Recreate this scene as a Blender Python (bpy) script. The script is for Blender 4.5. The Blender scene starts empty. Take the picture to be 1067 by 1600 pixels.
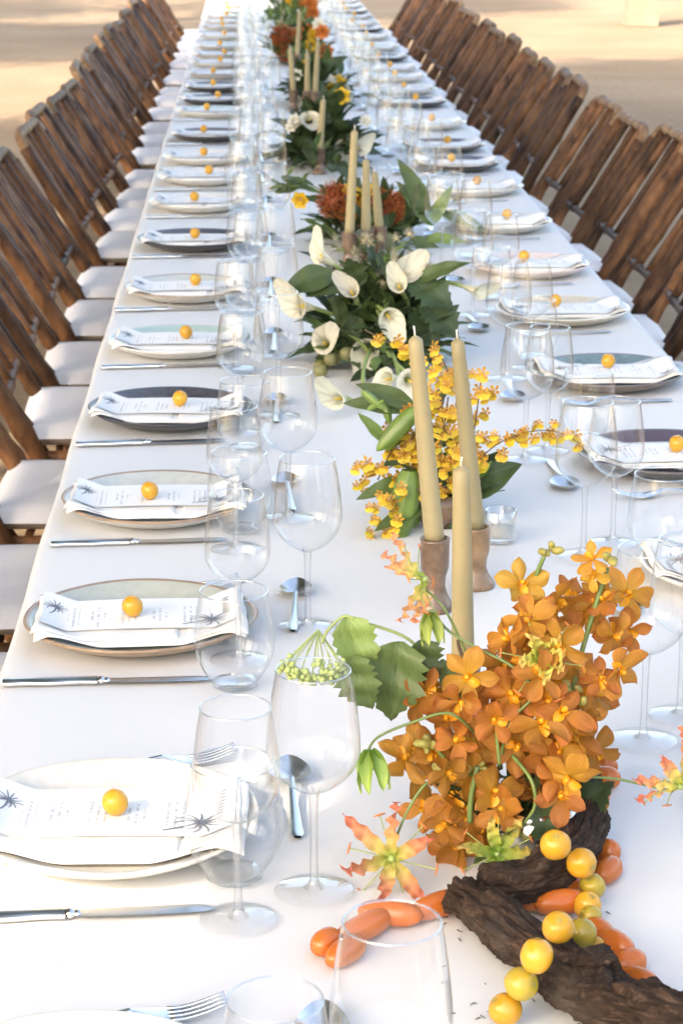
import bpy, math, random
from mathutils import Vector, Matrix, Euler, noise
R = math.radians
random.seed(7)
SC = bpy.context.scene
COL = SC.collection

# ---------------------------------------------------------------- camera, sky, sun, exposure
F_PX, PITCH, YAW, CZ = 3450.0, R(16.18), R(2.36), 1.65
cam_d = bpy.data.cameras.new('camera'); cam = bpy.data.objects.new('camera', cam_d); COL.objects.link(cam)
cam.location = (0, 0, CZ); cam.rotation_euler = (R(90) - PITCH, 0, -YAW)
cam_d.sensor_fit = 'VERTICAL'; cam_d.sensor_height = 36.0; cam_d.sensor_width = 24.0
cam_d.lens = F_PX / 1600.0 * 36.0; cam_d.clip_end = 500; cam_d.clip_start = 0.05
cam_d.dof.use_dof = True; cam_d.dof.focus_distance = 2.35; cam_d.dof.aperture_fstop = 18.0
SC.camera = cam
SUN_EL, SUN_AZ = R(33), R(222)            # azimuth: clockwise from +Y to where the sun stands
sun_dir = Vector((math.sin(SUN_AZ) * math.cos(SUN_EL), math.cos(SUN_AZ) * math.cos(SUN_EL), math.sin(SUN_EL)))
world = bpy.data.worlds.new('World'); SC.world = world; world.use_nodes = True
wn = world.node_tree.nodes; wl = world.node_tree.links; wn.clear()
sky = wn.new('ShaderNodeTexSky'); sky.sky_type = 'NISHITA'; sky.sun_disc = False
sky.sun_elevation = SUN_EL; sky.sun_rotation = SUN_AZ; sky.dust_density = 3.0; sky.air_density = 1.0; sky.ozone_density = 0.6
bg = wn.new('ShaderNodeBackground'); bg.inputs['Strength'].default_value = 0.15
wo = wn.new('ShaderNodeOutputWorld'); wl.new(sky.outputs[0], bg.inputs[0]); wl.new(bg.outputs[0], wo.inputs[0])
sd = bpy.data.lights.new('sun', 'SUN'); sd.energy = 2.5; sd.angle = R(0.6); sd.color = (1.0, 0.92, 0.81)
so = bpy.data.objects.new('sun', sd); COL.objects.link(so); so.location = (-6, -6, 9)
so.rotation_euler = sun_dir.to_track_quat('Z', 'Y').to_euler()
SC.view_settings.view_transform = 'Standard'; SC.view_settings.look = 'None'
SC.view_settings.exposure = 2.15; SC.view_settings.gamma = 1.0
SC.view_settings.use_white_balance = True; SC.view_settings.white_balance_temperature = 7250; SC.view_settings.white_balance_tint = 10.0
SC.render.engine = 'CYCLES'
cy = SC.cycles
cy.use_denoising = True
cy.max_bounces = 10; cy.transparent_max_bounces = 40; cy.diffuse_bounces = 4; cy.glossy_bounces = 4; cy.transmission_bounces = 8
cy.caustics_refractive = False; cy.caustics_reflective = False; cy.sample_clamp_indirect = 4.0

# ---------------------------------------------------------------- photo pixel -> place (direction only; depth from the table or a known distance)
_f = Vector((math.sin(YAW) * math.cos(PITCH), math.cos(YAW) * math.cos(PITCH), -math.sin(PITCH)))
_r = Vector((math.cos(YAW), -math.sin(YAW), 0)); _u = _r.cross(_f)
CAM = Vector((0, 0, CZ))
def ray(x, y): return _f + _r * ((x - 533.5) / F_PX) - _u * ((y - 800) / F_PX)
def on_z(x, y, z=0.75):
    d = ray(x, y); return CAM + d * ((z - CZ) / d.z)
def on_y(x, y, Y):
    d = ray(x, y); return CAM + d * (Y / d.y)

# ---------------------------------------------------------------- helpers
class MB:
    def __init__(self): self.v = []; self.f = []; self.mi = []; self.uv = {}; self.sm = []
    def vert(self, p, uv=None):
        self.v.append(tuple(p)); i = len(self.v) - 1
        if uv is not None: self.uv[i] = uv
        return i
    def face(self, idx, m=0, s=True): self.f.append(tuple(idx)); self.mi.append(m); self.sm.append(s)
    def lathe(self, prof, n=24, m=0, wob=None, mrange=None, cap0=False, cap1=False, origin=(0, 0, 0)):
        rows = []
        for j, (r, z) in enumerate(prof):
            row = []
            for i in range(n):
                a = 2 * math.pi * i / n
                k = wob(a, j) if wob else 1.0
                row.append(self.vert((origin[0] + r * k * math.cos(a), origin[1] + r * k * math.sin(a), origin[2] + z), (i / n, j / (len(prof) - 1))))
            rows.append(row)
        for j in range(len(rows) - 1):
            mm = mrange(j) if mrange else m
            for i in range(n):
                k = (i + 1) % n
                self.face((rows[j][i], rows[j][k], rows[j + 1][k], rows[j + 1][i]), mm)
        if cap0: self.face(list(reversed(rows[0])), m)
        if cap1: self.face(rows[-1], m)
        return self
    def tube(self, pts, rad, n=8, m=0, cap=True, nf=None):
        pts = [Vector(p) for p in pts]; rows = []
        if not isinstance(rad, (list, tuple)): rad = [rad] * len(pts)
        ref = None
        for i, p in enumerate(pts):
            t = (pts[min(i + 1, len(pts) - 1)] - pts[max(i - 1, 0)])
            t = t.normalized() if t.length > 1e-9 else Vector((0, 0, 1))
            if ref is None:
                ref = Vector((0, 0, 1)) if abs(t.z) < 0.9 else Vector((1, 0, 0))
            a = (ref - t * ref.dot(t)); a = a.normalized() if a.length > 1e-6 else t.orthogonal().normalized()
            ref = a; b = t.cross(a); row = []
            for k in range(n):
                th = 2 * math.pi * k / n
                d = a * math.cos(th) + b * math.sin(th)
                rr = rad[i] * (nf(p + d * rad[i], i, th) if nf else 1.0)
                row.append(self.vert(p + d * rr, (k / n, i / max(1, len(pts) - 1))))
            rows.append(row)
        for j in range(len(rows) - 1):
            for k in range(n):
                q = (k + 1) % n
                self.face((rows[j][k], rows[j][q], rows[j + 1][q], rows[j + 1][k]), m)
        if cap:
            self.face(list(reversed(rows[0])), m); self.face(rows[-1], m)
        return self
    def grid(self, fn, nu, nv, m=0):
        ix = [[self.vert(fn(i / nu, j / nv), (i / nu, j / nv)) for j in range(nv + 1)] for i in range(nu + 1)]
        for i in range(nu):
            for j in range(nv):
                self.face((ix[i][j], ix[i + 1][j], ix[i + 1][j + 1], ix[i][j + 1]), m)
        return ix
    def box(self, c, s, m=0):
        x, y, z = c; a, b, h = s[0] / 2, s[1] / 2, s[2] / 2
        q = [self.vert((x + i * a, y + j * b, z + k * h)) for i in (-1, 1) for j in (-1, 1) for k in (-1, 1)]
        for f in ((0, 1, 3, 2), (4, 6, 7, 5), (0, 4, 5, 1), (2, 3, 7, 6), (0, 2, 6, 4), (1, 5, 7, 3)): self.face([q[i] for i in f], m, False)
        return self
    def ball(self, c, r, nu=12, nv=8, sc=(1, 1, 1), m=0, nf=None):
        c = Vector(c)
        rows = []
        top = self.vert(c + Vector((0, 0, r * sc[2])), (0, 1)); bot = self.vert(c - Vector((0, 0, r * sc[2])), (0, 0))
        for j in range(1, nv):
            ph = math.pi * j / nv; row = []
            for i in range(nu):
                a = 2 * math.pi * i / nu
                d = Vector((math.sin(ph) * math.cos(a) * sc[0], math.sin(ph) * math.sin(a) * sc[1], math.cos(ph) * sc[2]))
                row.append(self.vert(c + d * r * (nf(d) if nf else 1), (i / nu, 1 - j / nv)))
            rows.append(row)
        for i in range(nu):
            k = (i + 1) % nu
            self.face((top, rows[0][i], rows[0][k]), m); self.face((bot, rows[-1][k], rows[-1][i]), m)
            for j in range(len(rows) - 1): self.face((rows[j][i], rows[j + 1][i], rows[j + 1][k], rows[j][k]), m)
        return self
    def mesh(self, name, mats):
        me = bpy.data.meshes.new(name)
        me.from_pydata(self.v, [], self.f)
        for m in (mats if isinstance(mats, (list, tuple)) else [mats]): me.materials.append(m)
        me.polygons.foreach_set('material_index', self.mi)
        me.polygons.foreach_set('use_smooth', self.sm)
        if self.uv:
            l = me.uv_layers.new(name='UVMap')
            li = [0] * len(me.loops); me.loops.foreach_get('vertex_index', li)
            flat = []
            for v in li: flat.extend(self.uv.get(v, (0, 0)))
            l.data.foreach_set('uv', flat)
        me.update(); return me

def ob(name, me, parent=None, mat=None):
    o = bpy.data.objects.new(name, me); COL.objects.link(o)
    if parent is not None: o.parent = parent
    if mat is not None: o.matrix_basis = mat
    return o
def tag(o, label, cat, group=None, kind=None):
    o['label'] = label
    if cat: o['category'] = cat
    if group: o['group'] = group
    if kind: o['kind'] = kind
    return o
def thing(name, label, cat, loc=(0, 0, 0), rz=0.0, group=None):
    o = bpy.data.objects.new(name, None); COL.objects.link(o); o.empty_display_size = 0.05
    o.location = loc; o.rotation_euler = (0, 0, rz)
    return tag(o, label, cat, group)
def struct(name, me):
    o = ob(name, me); o['kind'] = 'structure'; o['label'] = name.replace('_', ' '); return o
def T(x, y=None, z=None):
    return Matrix.Translation(Vector(x) if y is None else Vector((x, y, z)))
def RZ(a): return Matrix.Rotation(a, 4, 'Z')
def frame(pos, normal, roll=0.0, s=1.0):
    n = Vector(normal).normalized(); q = n.to_track_quat('Z', 'Y')
    return Matrix.Translation(Vector(pos)) @ q.to_matrix().to_4x4() @ RZ(roll) @ Matrix.Scale(s, 4)
def smooth(pts, k=6):
    P = [Vector(p) for p in pts]; out = []
    for i in range(len(P) - 1):
        a, b, c, d = P[max(i - 1, 0)], P[i], P[i + 1], P[min(i + 2, len(P) - 1)]
        for j in range(k):
            t = j / k
            out.append(0.5 * ((2 * b) + (c - a) * t + (2 * a - 5 * b + 4 * c - d) * t * t + (3 * b - a - 3 * c + d) * t ** 3))
    out.append(P[-1]); return out
def rj(a): return random.uniform(-a, a)

# ---------------------------------------------------------------- materials
def mat(name, col, rough=0.5, metal=0.0, noise_s=0, noise_amt=0.0, bump=0.0, bump_s=80, sss=0.0, trans=0.0, spec=0.5, coat=0.0, col2=None, stretch=None, tcol=None, vr=(0.86, 1.12)):
    m = bpy.data.materials.new(name); m.use_nodes = True
    N, L = m.node_tree.nodes, m.node_tree.links
    b = N['Principled BSDF']; b.inputs['Base Color'].default_value = (*col, 1); b.inputs['Roughness'].default_value = rough
    b.inputs['Metallic'].default_value = metal; b.inputs['Specular IOR Level'].default_value = spec
    b.inputs['Coat Weight'].default_value = coat
    if sss: b.inputs['Subsurface Weight'].default_value = sss; b.inputs['Subsurface Radius'].default_value = (0.01, 0.006, 0.003); b.inputs['Subsurface Scale'].default_value = 0.5
    tc = N.new('ShaderNodeTexCoord'); mp = N.new('ShaderNodeMapping'); L.new(tc.outputs['Object'], mp.inputs[0])
    if stretch: mp.inputs['Scale'].default_value = stretch
    oi = N.new('ShaderNodeObjectInfo')
    ad = N.new('ShaderNodeVectorMath'); ad.operation = 'ADD'
    sc = N.new('ShaderNodeVectorMath'); sc.operation = 'SCALE'; sc.inputs['Scale'].default_value = 37.0
    cb = N.new('ShaderNodeCombineXYZ'); 
    for i in range(3): L.new(oi.outputs['Random'], cb.inputs[i])
    L.new(cb.outputs[0], sc.inputs[0]); L.new(mp.outputs[0], ad.inputs[0]); L.new(sc.outputs[0], ad.inputs[1])
    colsock = None
    if noise_s:
        n = N.new('ShaderNodeTexNoise'); n.inputs['Scale'].default_value = noise_s; n.inputs['Detail'].default_value = 5; n.inputs['Roughness'].default_value = 0.65
        L.new(ad.outputs[0], n.inputs['Vector'])
        r = N.new('ShaderNodeValToRGB'); r.color_ramp.elements[0].position = 0.32; r.color_ramp.elements[1].position = 0.68
        c2 = col2 or tuple(c * (1 - noise_amt) for c in col)
        r.color_ramp.elements[0].color = (*c2, 1); r.color_ramp.elements[1].color = (*col, 1)
        L.new(n.outputs[0], r.inputs[0])
        h = N.new('ShaderNodeHueSaturation'); L.new(r.outputs[0], h.inputs['Color'])
        mr = N.new('ShaderNodeMapRange'); mr.inputs['To Min'].default_value = vr[0]; mr.inputs['To Max'].default_value = vr[1]
        L.new(oi.outputs['Random'], mr.inputs[0]); L.new(mr.outputs[0], h.inputs['Value'])
        L.new(h.outputs[0], b.inputs['Base Color']); colsock = h.outputs[0]
    if bump:
        n2 = N.new('ShaderNodeTexNoise'); n2.inputs['Scale'].default_value = bump_s; n2.inputs['Detail'].default_value = 6
        L.new(ad.outputs[0], n2.inputs['Vector'])
        bp = N.new('ShaderNodeBump'); bp.inputs['Strength'].default_value = bump; bp.inputs['Distance'].default_value = 0.01
        L.new(n2.outputs[0], bp.inputs['Height']); L.new(bp.outputs[0], b.inputs['Normal'])
    if trans:
        t = N.new('ShaderNodeBsdfTranslucent'); mx = N.new('ShaderNodeMixShader'); mx.inputs[0].default_value = trans
        if colsock: L.new(colsock, t.inputs[0])
        else: t.inputs[0].default_value = (*(tcol or col), 1)
        L.new(b.outputs[0], mx.inputs[1]); L.new(t.outputs[0], mx.inputs[2]); L.new(mx.outputs[0], N['Material Output'].inputs[0])
    return m
def ramp_mat(name, stops, rough=0.5, trans=0.3, coord='v', noise_amt=0.12, spot=None):
    """petal colour running along the petal (uv v or u)"""
    m = bpy.data.materials.new(name); m.use_nodes = True
    N, L = m.node_tree.nodes, m.node_tree.links; b = N['Principled BSDF']; b.inputs['Roughness'].default_value = rough
    tc = N.new('ShaderNodeTexCoord'); sp = N.new('ShaderNodeSeparateXYZ'); L.new(tc.outputs['UV'], sp.inputs[0])
    nz = N.new('ShaderNodeTexNoise'); nz.inputs['Scale'].default_value = 60; nz.inputs['Detail'].default_value = 4; L.new(tc.outputs['Object'], nz.inputs['Vector'])
    ma = N.new('ShaderNodeMath'); ma.operation = 'MULTIPLY_ADD'; ma.inputs[1].default_value = noise_amt * 2; L.new(nz.outputs[0], ma.inputs[0])
    sb = N.new('ShaderNodeMath'); sb.operation = 'SUBTRACT'; sb.inputs[1].default_value = noise_amt; L.new(sp.outputs[{'u': 0, 'v': 1}[coord]], sb.inputs[0]); L.new(sb.outputs[0], ma.inputs[2])
    r = N.new('ShaderNodeValToRGB'); e = r.color_ramp.elements
    while len(e) > 1: e.remove(e[0])
    e[0].position = stops[0][0]; e[0].color = (*stops[0][1], 1)
    for p, c in stops[1:]:
        q = e.new(p); q.color = (*c, 1)
    L.new(ma.outputs[0], r.inputs[0])
    oi = N.new('ShaderNodeObjectInfo'); h = N.new('ShaderNodeHueSaturation'); L.new(r.outputs[0], h.inputs['Color'])
    mr = N.new('ShaderNodeMapRange'); mr.inputs['To Min'].default_value = 0.8; mr.inputs['To Max'].default_value = 1.15; L.new(oi.outputs['Random'], mr.inputs[0]); L.new(mr.outputs[0], h.inputs['Value'])
    vm = N.new('ShaderNodeMapping'); vm.inputs['Scale'].default_value = (26, 2.2, 1); L.new(tc.outputs['UV'], vm.inputs[0])
    vn = N.new('ShaderNodeTexNoise'); vn.inputs['Scale'].default_value = 1.0; vn.inputs['Detail'].default_value = 3; L.new(vm.outputs[0], vn.inputs['Vector'])
    vr = N.new('ShaderNodeMapRange'); vr.inputs['From Min'].default_value = 0.3; vr.inputs['From Max'].default_value = 0.7; vr.inputs['To Min'].default_value = 0.72; vr.inputs['To Max'].default_value = 1.12; L.new(vn.outputs[0], vr.inputs[0])
    vx = N.new('ShaderNodeVectorMath'); vx.operation = 'SCALE'; L.new(h.outputs[0], vx.inputs[0]); L.new(vr.outputs[0], vx.inputs['Scale'])
    hr = N.new('ShaderNodeMapRange'); hr.inputs['To Min'].default_value = 0.488; hr.inputs['To Max'].default_value = 0.515; rr2 = N.new('ShaderNodeMath'); rr2.operation = 'FRACT'; rm2 = N.new('ShaderNodeMath'); rm2.operation = 'MULTIPLY'; rm2.inputs[1].default_value = 17.3
    L.new(oi.outputs['Random'], rm2.inputs[0]); L.new(rm2.outputs[0], rr2.inputs[0]); L.new(rr2.outputs[0], hr.inputs[0]); L.new(hr.outputs[0], h.inputs['Hue'])
    out = vx.outputs[0]
    vb = N.new('ShaderNodeBump'); vb.inputs['Strength'].default_value = 0.35; vb.inputs['Distance'].default_value = 0.001; L.new(vn.outputs[0], vb.inputs['Height']); L.new(vb.outputs[0], b.inputs['Normal'])
    if spot:
        n3 = N.new('ShaderNodeTexNoise'); n3.inputs['Scale'].default_value = spot[1]; L.new(tc.outputs['Object'], n3.inputs['Vector'])
        r3 = N.new('ShaderNodeValToRGB'); r3.color_ramp.elements[0].position = 0.52; r3.color_ramp.elements[1].position = 0.58; L.new(n3.outputs[0], r3.inputs[0])
        mx3 = N.new('ShaderNodeMix'); mx3.data_type = 'RGBA'; L.new(r3.outputs[0], mx3.inputs[0]); L.new(out, mx3.inputs[6]); mx3.inputs[7].default_value = (*spot[0], 1); out = mx3.outputs[2]
    L.new(out, b.inputs['Base Color'])
    t = N.new('ShaderNodeBsdfTranslucent'); L.new(out, t.inputs[0]); mx = N.new('ShaderNodeMixShader'); mx.inputs[0].default_value = trans
    L.new(b.outputs[0], mx.inputs[1]); L.new(t.outputs[0], mx.inputs[2]); L.new(mx.outputs[0], N['Material Output'].inputs[0])
    return m
def glass_mat(name, solid=0.0, tint=(0.992, 0.994, 0.994), base=0.035, gain=0.85, power=3.0):
    m = bpy.data.materials.new(name); m.use_nodes = True
    N, L = m.node_tree.nodes, m.node_tree.links
    N.remove(N['Principled BSDF'])
    lw = N.new('ShaderNodeLayerWeight'); lw.inputs[0].default_value = 0.5
    pw = N.new('ShaderNodeMath'); pw.operation = 'POWER'; pw.inputs[1].default_value = power; L.new(lw.outputs['Facing'], pw.inputs[0])
    mm = N.new('ShaderNodeMath'); mm.operation = 'MULTIPLY_ADD'; mm.inputs[1].default_value = gain; mm.inputs[2].default_value = base; L.new(pw.outputs[0], mm.inputs[0])
    tr = N.new('ShaderNodeBsdfTransparent'); tm = N.new('ShaderNodeMix'); tm.data_type = 'RGBA'; tm.inputs[6].default_value = (*tint, 1); tm.inputs[7].default_value = (0.60, 0.63, 0.64, 1)
    p5 = N.new('ShaderNodeMath'); p5.operation = 'POWER'; p5.inputs[1].default_value = 5.0; L.new(lw.outputs['Facing'], p5.inputs[0]); L.new(p5.outputs[0], tm.inputs[0]); L.new(tm.outputs[2], tr.inputs[0])
    gl = N.new('ShaderNodeBsdfGlossy'); gl.inputs['Roughness'].default_value = 0.01; gl.inputs[0].default_value = (0.95, 0.97, 0.98, 1)
    mx = N.new('ShaderNodeMixShader'); L.new(mm.outputs[0], mx.inputs[0]); L.new(tr.outputs[0], mx.inputs[1]); L.new(gl.outputs[0], mx.inputs[2])
    out = mx.outputs[0]
    if solid:
        g = N.new('ShaderNodeBsdfGlass'); g.inputs['IOR'].default_value = 1.48; g.inputs['Roughness'].default_value = 0.0
        m2 = N.new('ShaderNodeMixShader'); m2.inputs[0].default_value = solid; L.new(out, m2.inputs[1]); L.new(g.outputs[0], m2.inputs[2]); out = m2.outputs[0]
    L.new(out, N['Material Output'].inputs[0]); return m

M = {}
M['cloth'] = mat('tablecloth_linen', (0.80, 0.80, 0.79), 0.85, bump=0.13, bump_s=1300, noise_s=2.5, noise_amt=0.04, spec=0.15)
M['napkin'] = mat('napkin_linen', (0.80, 0.79, 0.76), 0.9, bump=0.15, bump_s=700, spec=0.1)
M['cushion'] = mat('cushion_cotton', (0.86, 0.85, 0.87), 0.9, bump=0.2, bump_s=300, spec=0.1, noise_s=9, noise_amt=0.06)
M['bamboo'] = mat('bamboo', (0.175, 0.082, 0.036), 0.5, noise_s=16, col2=(0.022, 0.009, 0.005), bump=0.3, bump_s=60, stretch=(1, 1, 0.5), spec=0.22, vr=(0.5, 1.7))
M['bamboo_pale'] = mat('bamboo_pale', (0.30, 0.19, 0.105), 0.6, noise_s=18, col2=(0.09, 0.045, 0.022), bump=0.3, bump_s=60, spec=0.22, vr=(0.7, 1.3))
M['steel'] = mat('polished_steel', (0.80, 0.80, 0.79), 0.27, metal=1.0)
M['wax'] = mat('beeswax_candle', (0.335, 0.28, 0.150), 0.5, sss=0.25, noise_s=25, noise_amt=0.10, bump=0.05, bump_s=50)
M['wick'] = mat('wick', (0.75, 0.70, 0.62), 0.9)
M['holder'] = mat('glazed_stoneware', (0.20, 0.125, 0.075), 0.28, noise_s=45, col2=(0.09, 0.055, 0.035), coat=0.4)
M['holder2'] = mat('ochre_stoneware', (0.30, 0.19, 0.10), 0.3, noise_s=45, col2=(0.15, 0.09, 0.05), coat=0.3)
M['tomato_y'] = mat('yellow_tomato', (0.64, 0.335, 0.03), 0.22, sss=0.35, noise_s=30, noise_amt=0.15)
M['tomato_g'] = mat('greenish_tomato', (0.42, 0.31, 0.04), 0.22, sss=0.35, noise_s=30, noise_amt=0.15)
M['tomato_o'] = mat('orange_tomato', (0.58, 0.155, 0.028), 0.25, sss=0.35, noise_s=30, noise_amt=0.15)
M['bark'] = None
M['tin'] = mat('silver_bowl', (0.7, 0.68, 0.64), 0.2, metal=1.0)
M['stem'] = mat('green_stem', (0.16, 0.24, 0.07), 0.45, noise_s=12, noise_amt=0.3)
M['stem_pale'] = mat('pale_stem', (0.36, 0.46, 0.16), 0.4, noise_s=12, noise_amt=0.2, trans=0.1)
M['stem_dark'] = mat('dark_twig', (0.11, 0.07, 0.045), 0.7)
M['leaf'] = ramp_mat('leaf_green', [(0.0, (0.115, 0.1782, 0.0552)), (0.5, (0.1, 0.155, 0.048)), (1.0, (0.072, 0.1116, 0.0346))], 0.48, 0.22, noise_amt=0.25)
M['leaf_dark'] = ramp_mat('leaf_dark', [(0.0, (0.0667, 0.1035, 0.0368)), (0.5, (0.058, 0.09, 0.032)), (1.0, (0.0418, 0.0648, 0.023))], 0.48, 0.22, noise_amt=0.25)
M['leaf_pale'] = ramp_mat('leaf_pale', [(0.0, (0.23, 0.3335, 0.0978)), (0.5, (0.2, 0.29, 0.085)), (1.0, (0.144, 0.2088, 0.0612))], 0.48, 0.22, noise_amt=0.25)
M['pod'] = mat('green_pod', (0.17, 0.27, 0.055), 0.35, noise_s=22, noise_amt=0.4, sss=0.1)
M['pod_dark'] = mat('dark_gourd', (0.06, 0.11, 0.03), 0.4, noise_s=60, noise_amt=0.5, bump=0.8, bump_s=90)
M['fig'] = mat('green_fig', (0.20, 0.22, 0.075), 0.5, noise_s=20, col2=(0.13, 0.10, 0.05))
M['umbel'] = mat('green_umbel', (0.42, 0.52, 0.20), 0.6, noise_s=40, noise_amt=0.2)
M['anther'] = mat('anther', (0.55, 0.18, 0.05), 0.7)
M['spadix'] = mat('spadix', (0.72, 0.52, 0.08), 0.7, bump=0.5, bump_s=400)
M['fluff'] = mat('seed_fluff', (0.42, 0.38, 0.26), 0.9)
M['orchid'] = ramp_mat('orange_orchid_petal', [(0.0, (0.58, 0.30, 0.035)), (0.35, (0.555, 0.24, 0.036)), (1.0, (0.51, 0.20, 0.04))], 0.6, 0.48)
M['orchid_y'] = ramp_mat('yellow_orchid_petal', [(0.0, (0.60, 0.30, 0.025)), (1.0, (0.62, 0.34, 0.05))], 0.5, 0.32)
M['lip'] = mat('orchid_lip', (0.78, 0.36, 0.02), 0.5, trans=0.2)
M['bud'] = mat('orchid_bud', (0.34, 0.30, 0.07), 0.5, noise_s=40, col2=(0.20, 0.19, 0.05))
M['gloriosa'] = ramp_mat('gloriosa_petal', [(0.0, (0.36, 0.46, 0.06)), (0.28, (0.74, 0.58, 0.16)), (0.55, (0.82, 0.36, 0.17)), (1.0, (0.80, 0.22, 0.13))], 0.5, 0.35)
M['gloriosa_g'] = ramp_mat('young_gloriosa_petal', [(0.0, (0.26, 0.42, 0.04)), (0.45, (0.52, 0.52, 0.10)), (1.0, (0.72, 0.42, 0.14))], 0.5, 0.35)
M['gloriosa_bud'] = ramp_mat('gloriosa_bud', [(0.0, (0.16, 0.26, 0.03)), (1.0, (0.40, 0.50, 0.10))], 0.45, 0.25)
M['calla'] = ramp_mat('calla_spathe', [(0.0, (0.42, 0.48, 0.16)), (0.22, (0.74, 0.73, 0.52)), (0.5, (0.73, 0.71, 0.58)), (1.0, (0.73, 0.70, 0.56))], 0.45, 0.3)
M['oncidium'] = ramp_mat('yellow_dancing_orchid', [(0.0, (0.50, 0.20, 0.02)), (0.22, (0.78, 0.54, 0.04)), (1.0, (0.80, 0.60, 0.06))], 0.5, 0.3)
M['oncidium_b'] = mat('spotted_sepal', (0.70, 0.45, 0.05), 0.5, noise_s=260, col2=(0.34, 0.11, 0.03), trans=0.2)
M['protea'] = mat('pincushion_red', (0.36, 0.08, 0.025), 0.6, noise_s=25, col2=(0.22, 0.04, 0.015))
M['protea_t'] = mat('pincushion_tip', (0.50, 0.17, 0.04), 0.6)
M['white_fl'] = mat('white_petal', (0.80, 0.78, 0.68), 0.6, trans=0.3)
M['orange_fl'] = mat('orange_petal', (0.74, 0.24, 0.05), 0.6, trans=0.3, noise_s=30, noise_amt=0.3)
M['yellow_fl'] = mat('yellow_petal', (0.76, 0.50, 0.04), 0.6, trans=0.3)
M['post'] = mat('pale_stone', (0.27, 0.22, 0.165), 0.9, noise_s=6, noise_amt=0.25, bump=0.4, bump_s=30)
M['tree_leaf'] = mat('tree_leaf', (0.07, 0.12, 0.035), 0.55, trans=0.2)
M['tree_bark'] = mat('tree_bark', (0.17, 0.12, 0.08), 0.9, noise_s=8, noise_amt=0.5, bump=0.8, bump_s=20)
M['table_wood'] = mat('table_wood', (0.30, 0.2, 0.12), 0.7, noise_s=6, noise_amt=0.3)
M['ink'] = mat('printed_ink', (0.16, 0.18, 0.22), 0.8)
M['thin_glass'] = glass_mat('thin_clear_glass')
M['rim_glass'] = glass_mat('glass_lip', base=0.30, gain=0.65, power=1.4, tint=(0.84, 0.86, 0.87))
M['stem_glass'] = glass_mat('solid_clear_glass', solid=0.18, base=0.05, gain=0.8, power=2.4)
M['wax_white'] = mat('white_wax', (0.78, 0.76, 0.70), 0.5, sss=0.2)

def sand_mat():
    m = bpy.data.materials.new('packed_sand'); m.use_nodes = True; N, L = m.node_tree.nodes, m.node_tree.links; b = N['Principled BSDF']
    b.inputs['Roughness'].default_value = 0.95; b.inputs['Specular IOR Level'].default_value = 0.1
    tc = N.new('ShaderNodeTexCoord')
    a = N.new('ShaderNodeTexNoise'); a.inputs['Scale'].default_value = 0.5; a.inputs['Detail'].default_value = 8; a.inputs['Roughness'].default_value = 0.6
    c = N.new('ShaderNodeTexNoise'); c.inputs['Scale'].default_value = 35; c.inputs['Detail'].default_value = 6; c.inputs['Roughness'].default_value = 0.75
    L.new(tc.outputs['Object'], a.inputs['Vector']); L.new(tc.outputs['Object'], c.inputs['Vector'])
    r = N.new('ShaderNodeValToRGB'); e = r.color_ramp.elements; e[0].position = 0.3; e[0].color = (0.285, 0.205, 0.135, 1); e[1].position = 0.7; e[1].color = (0.40, 0.305, 0.21, 1)
    L.new(a.outputs[0], r.inputs[0])
    r2 = N.new('ShaderNodeValToRGB'); e = r2.color_ramp.elements; e[0].position = 0.3; e[0].color = (0.62, 0.6, 0.58, 1); e[1].position = 0.62; e[1].color = (1.05, 1.03, 1.0, 1)
    L.new(c.outputs[0], r2.inputs[0])
    mx = N.new('ShaderNodeMix'); mx.data_type = 'RGBA'; mx.blend_type = 'MULTIPLY'; mx.inputs[0].default_value = 0.8; L.new(r.outputs[0], mx.inputs[6]); L.new(r2.outputs[0], mx.inputs[7]); L.new(mx.outputs[2], b.inputs['Base Color'])
    bp = N.new('ShaderNodeBump'); bp.inputs['Strength'].default_value = 0.5; bp.inputs['Distance'].default_value = 0.02; L.new(c.outputs[0], bp.inputs['Height']); L.new(bp.outputs[0], b.inputs['Normal'])
    return m
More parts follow.
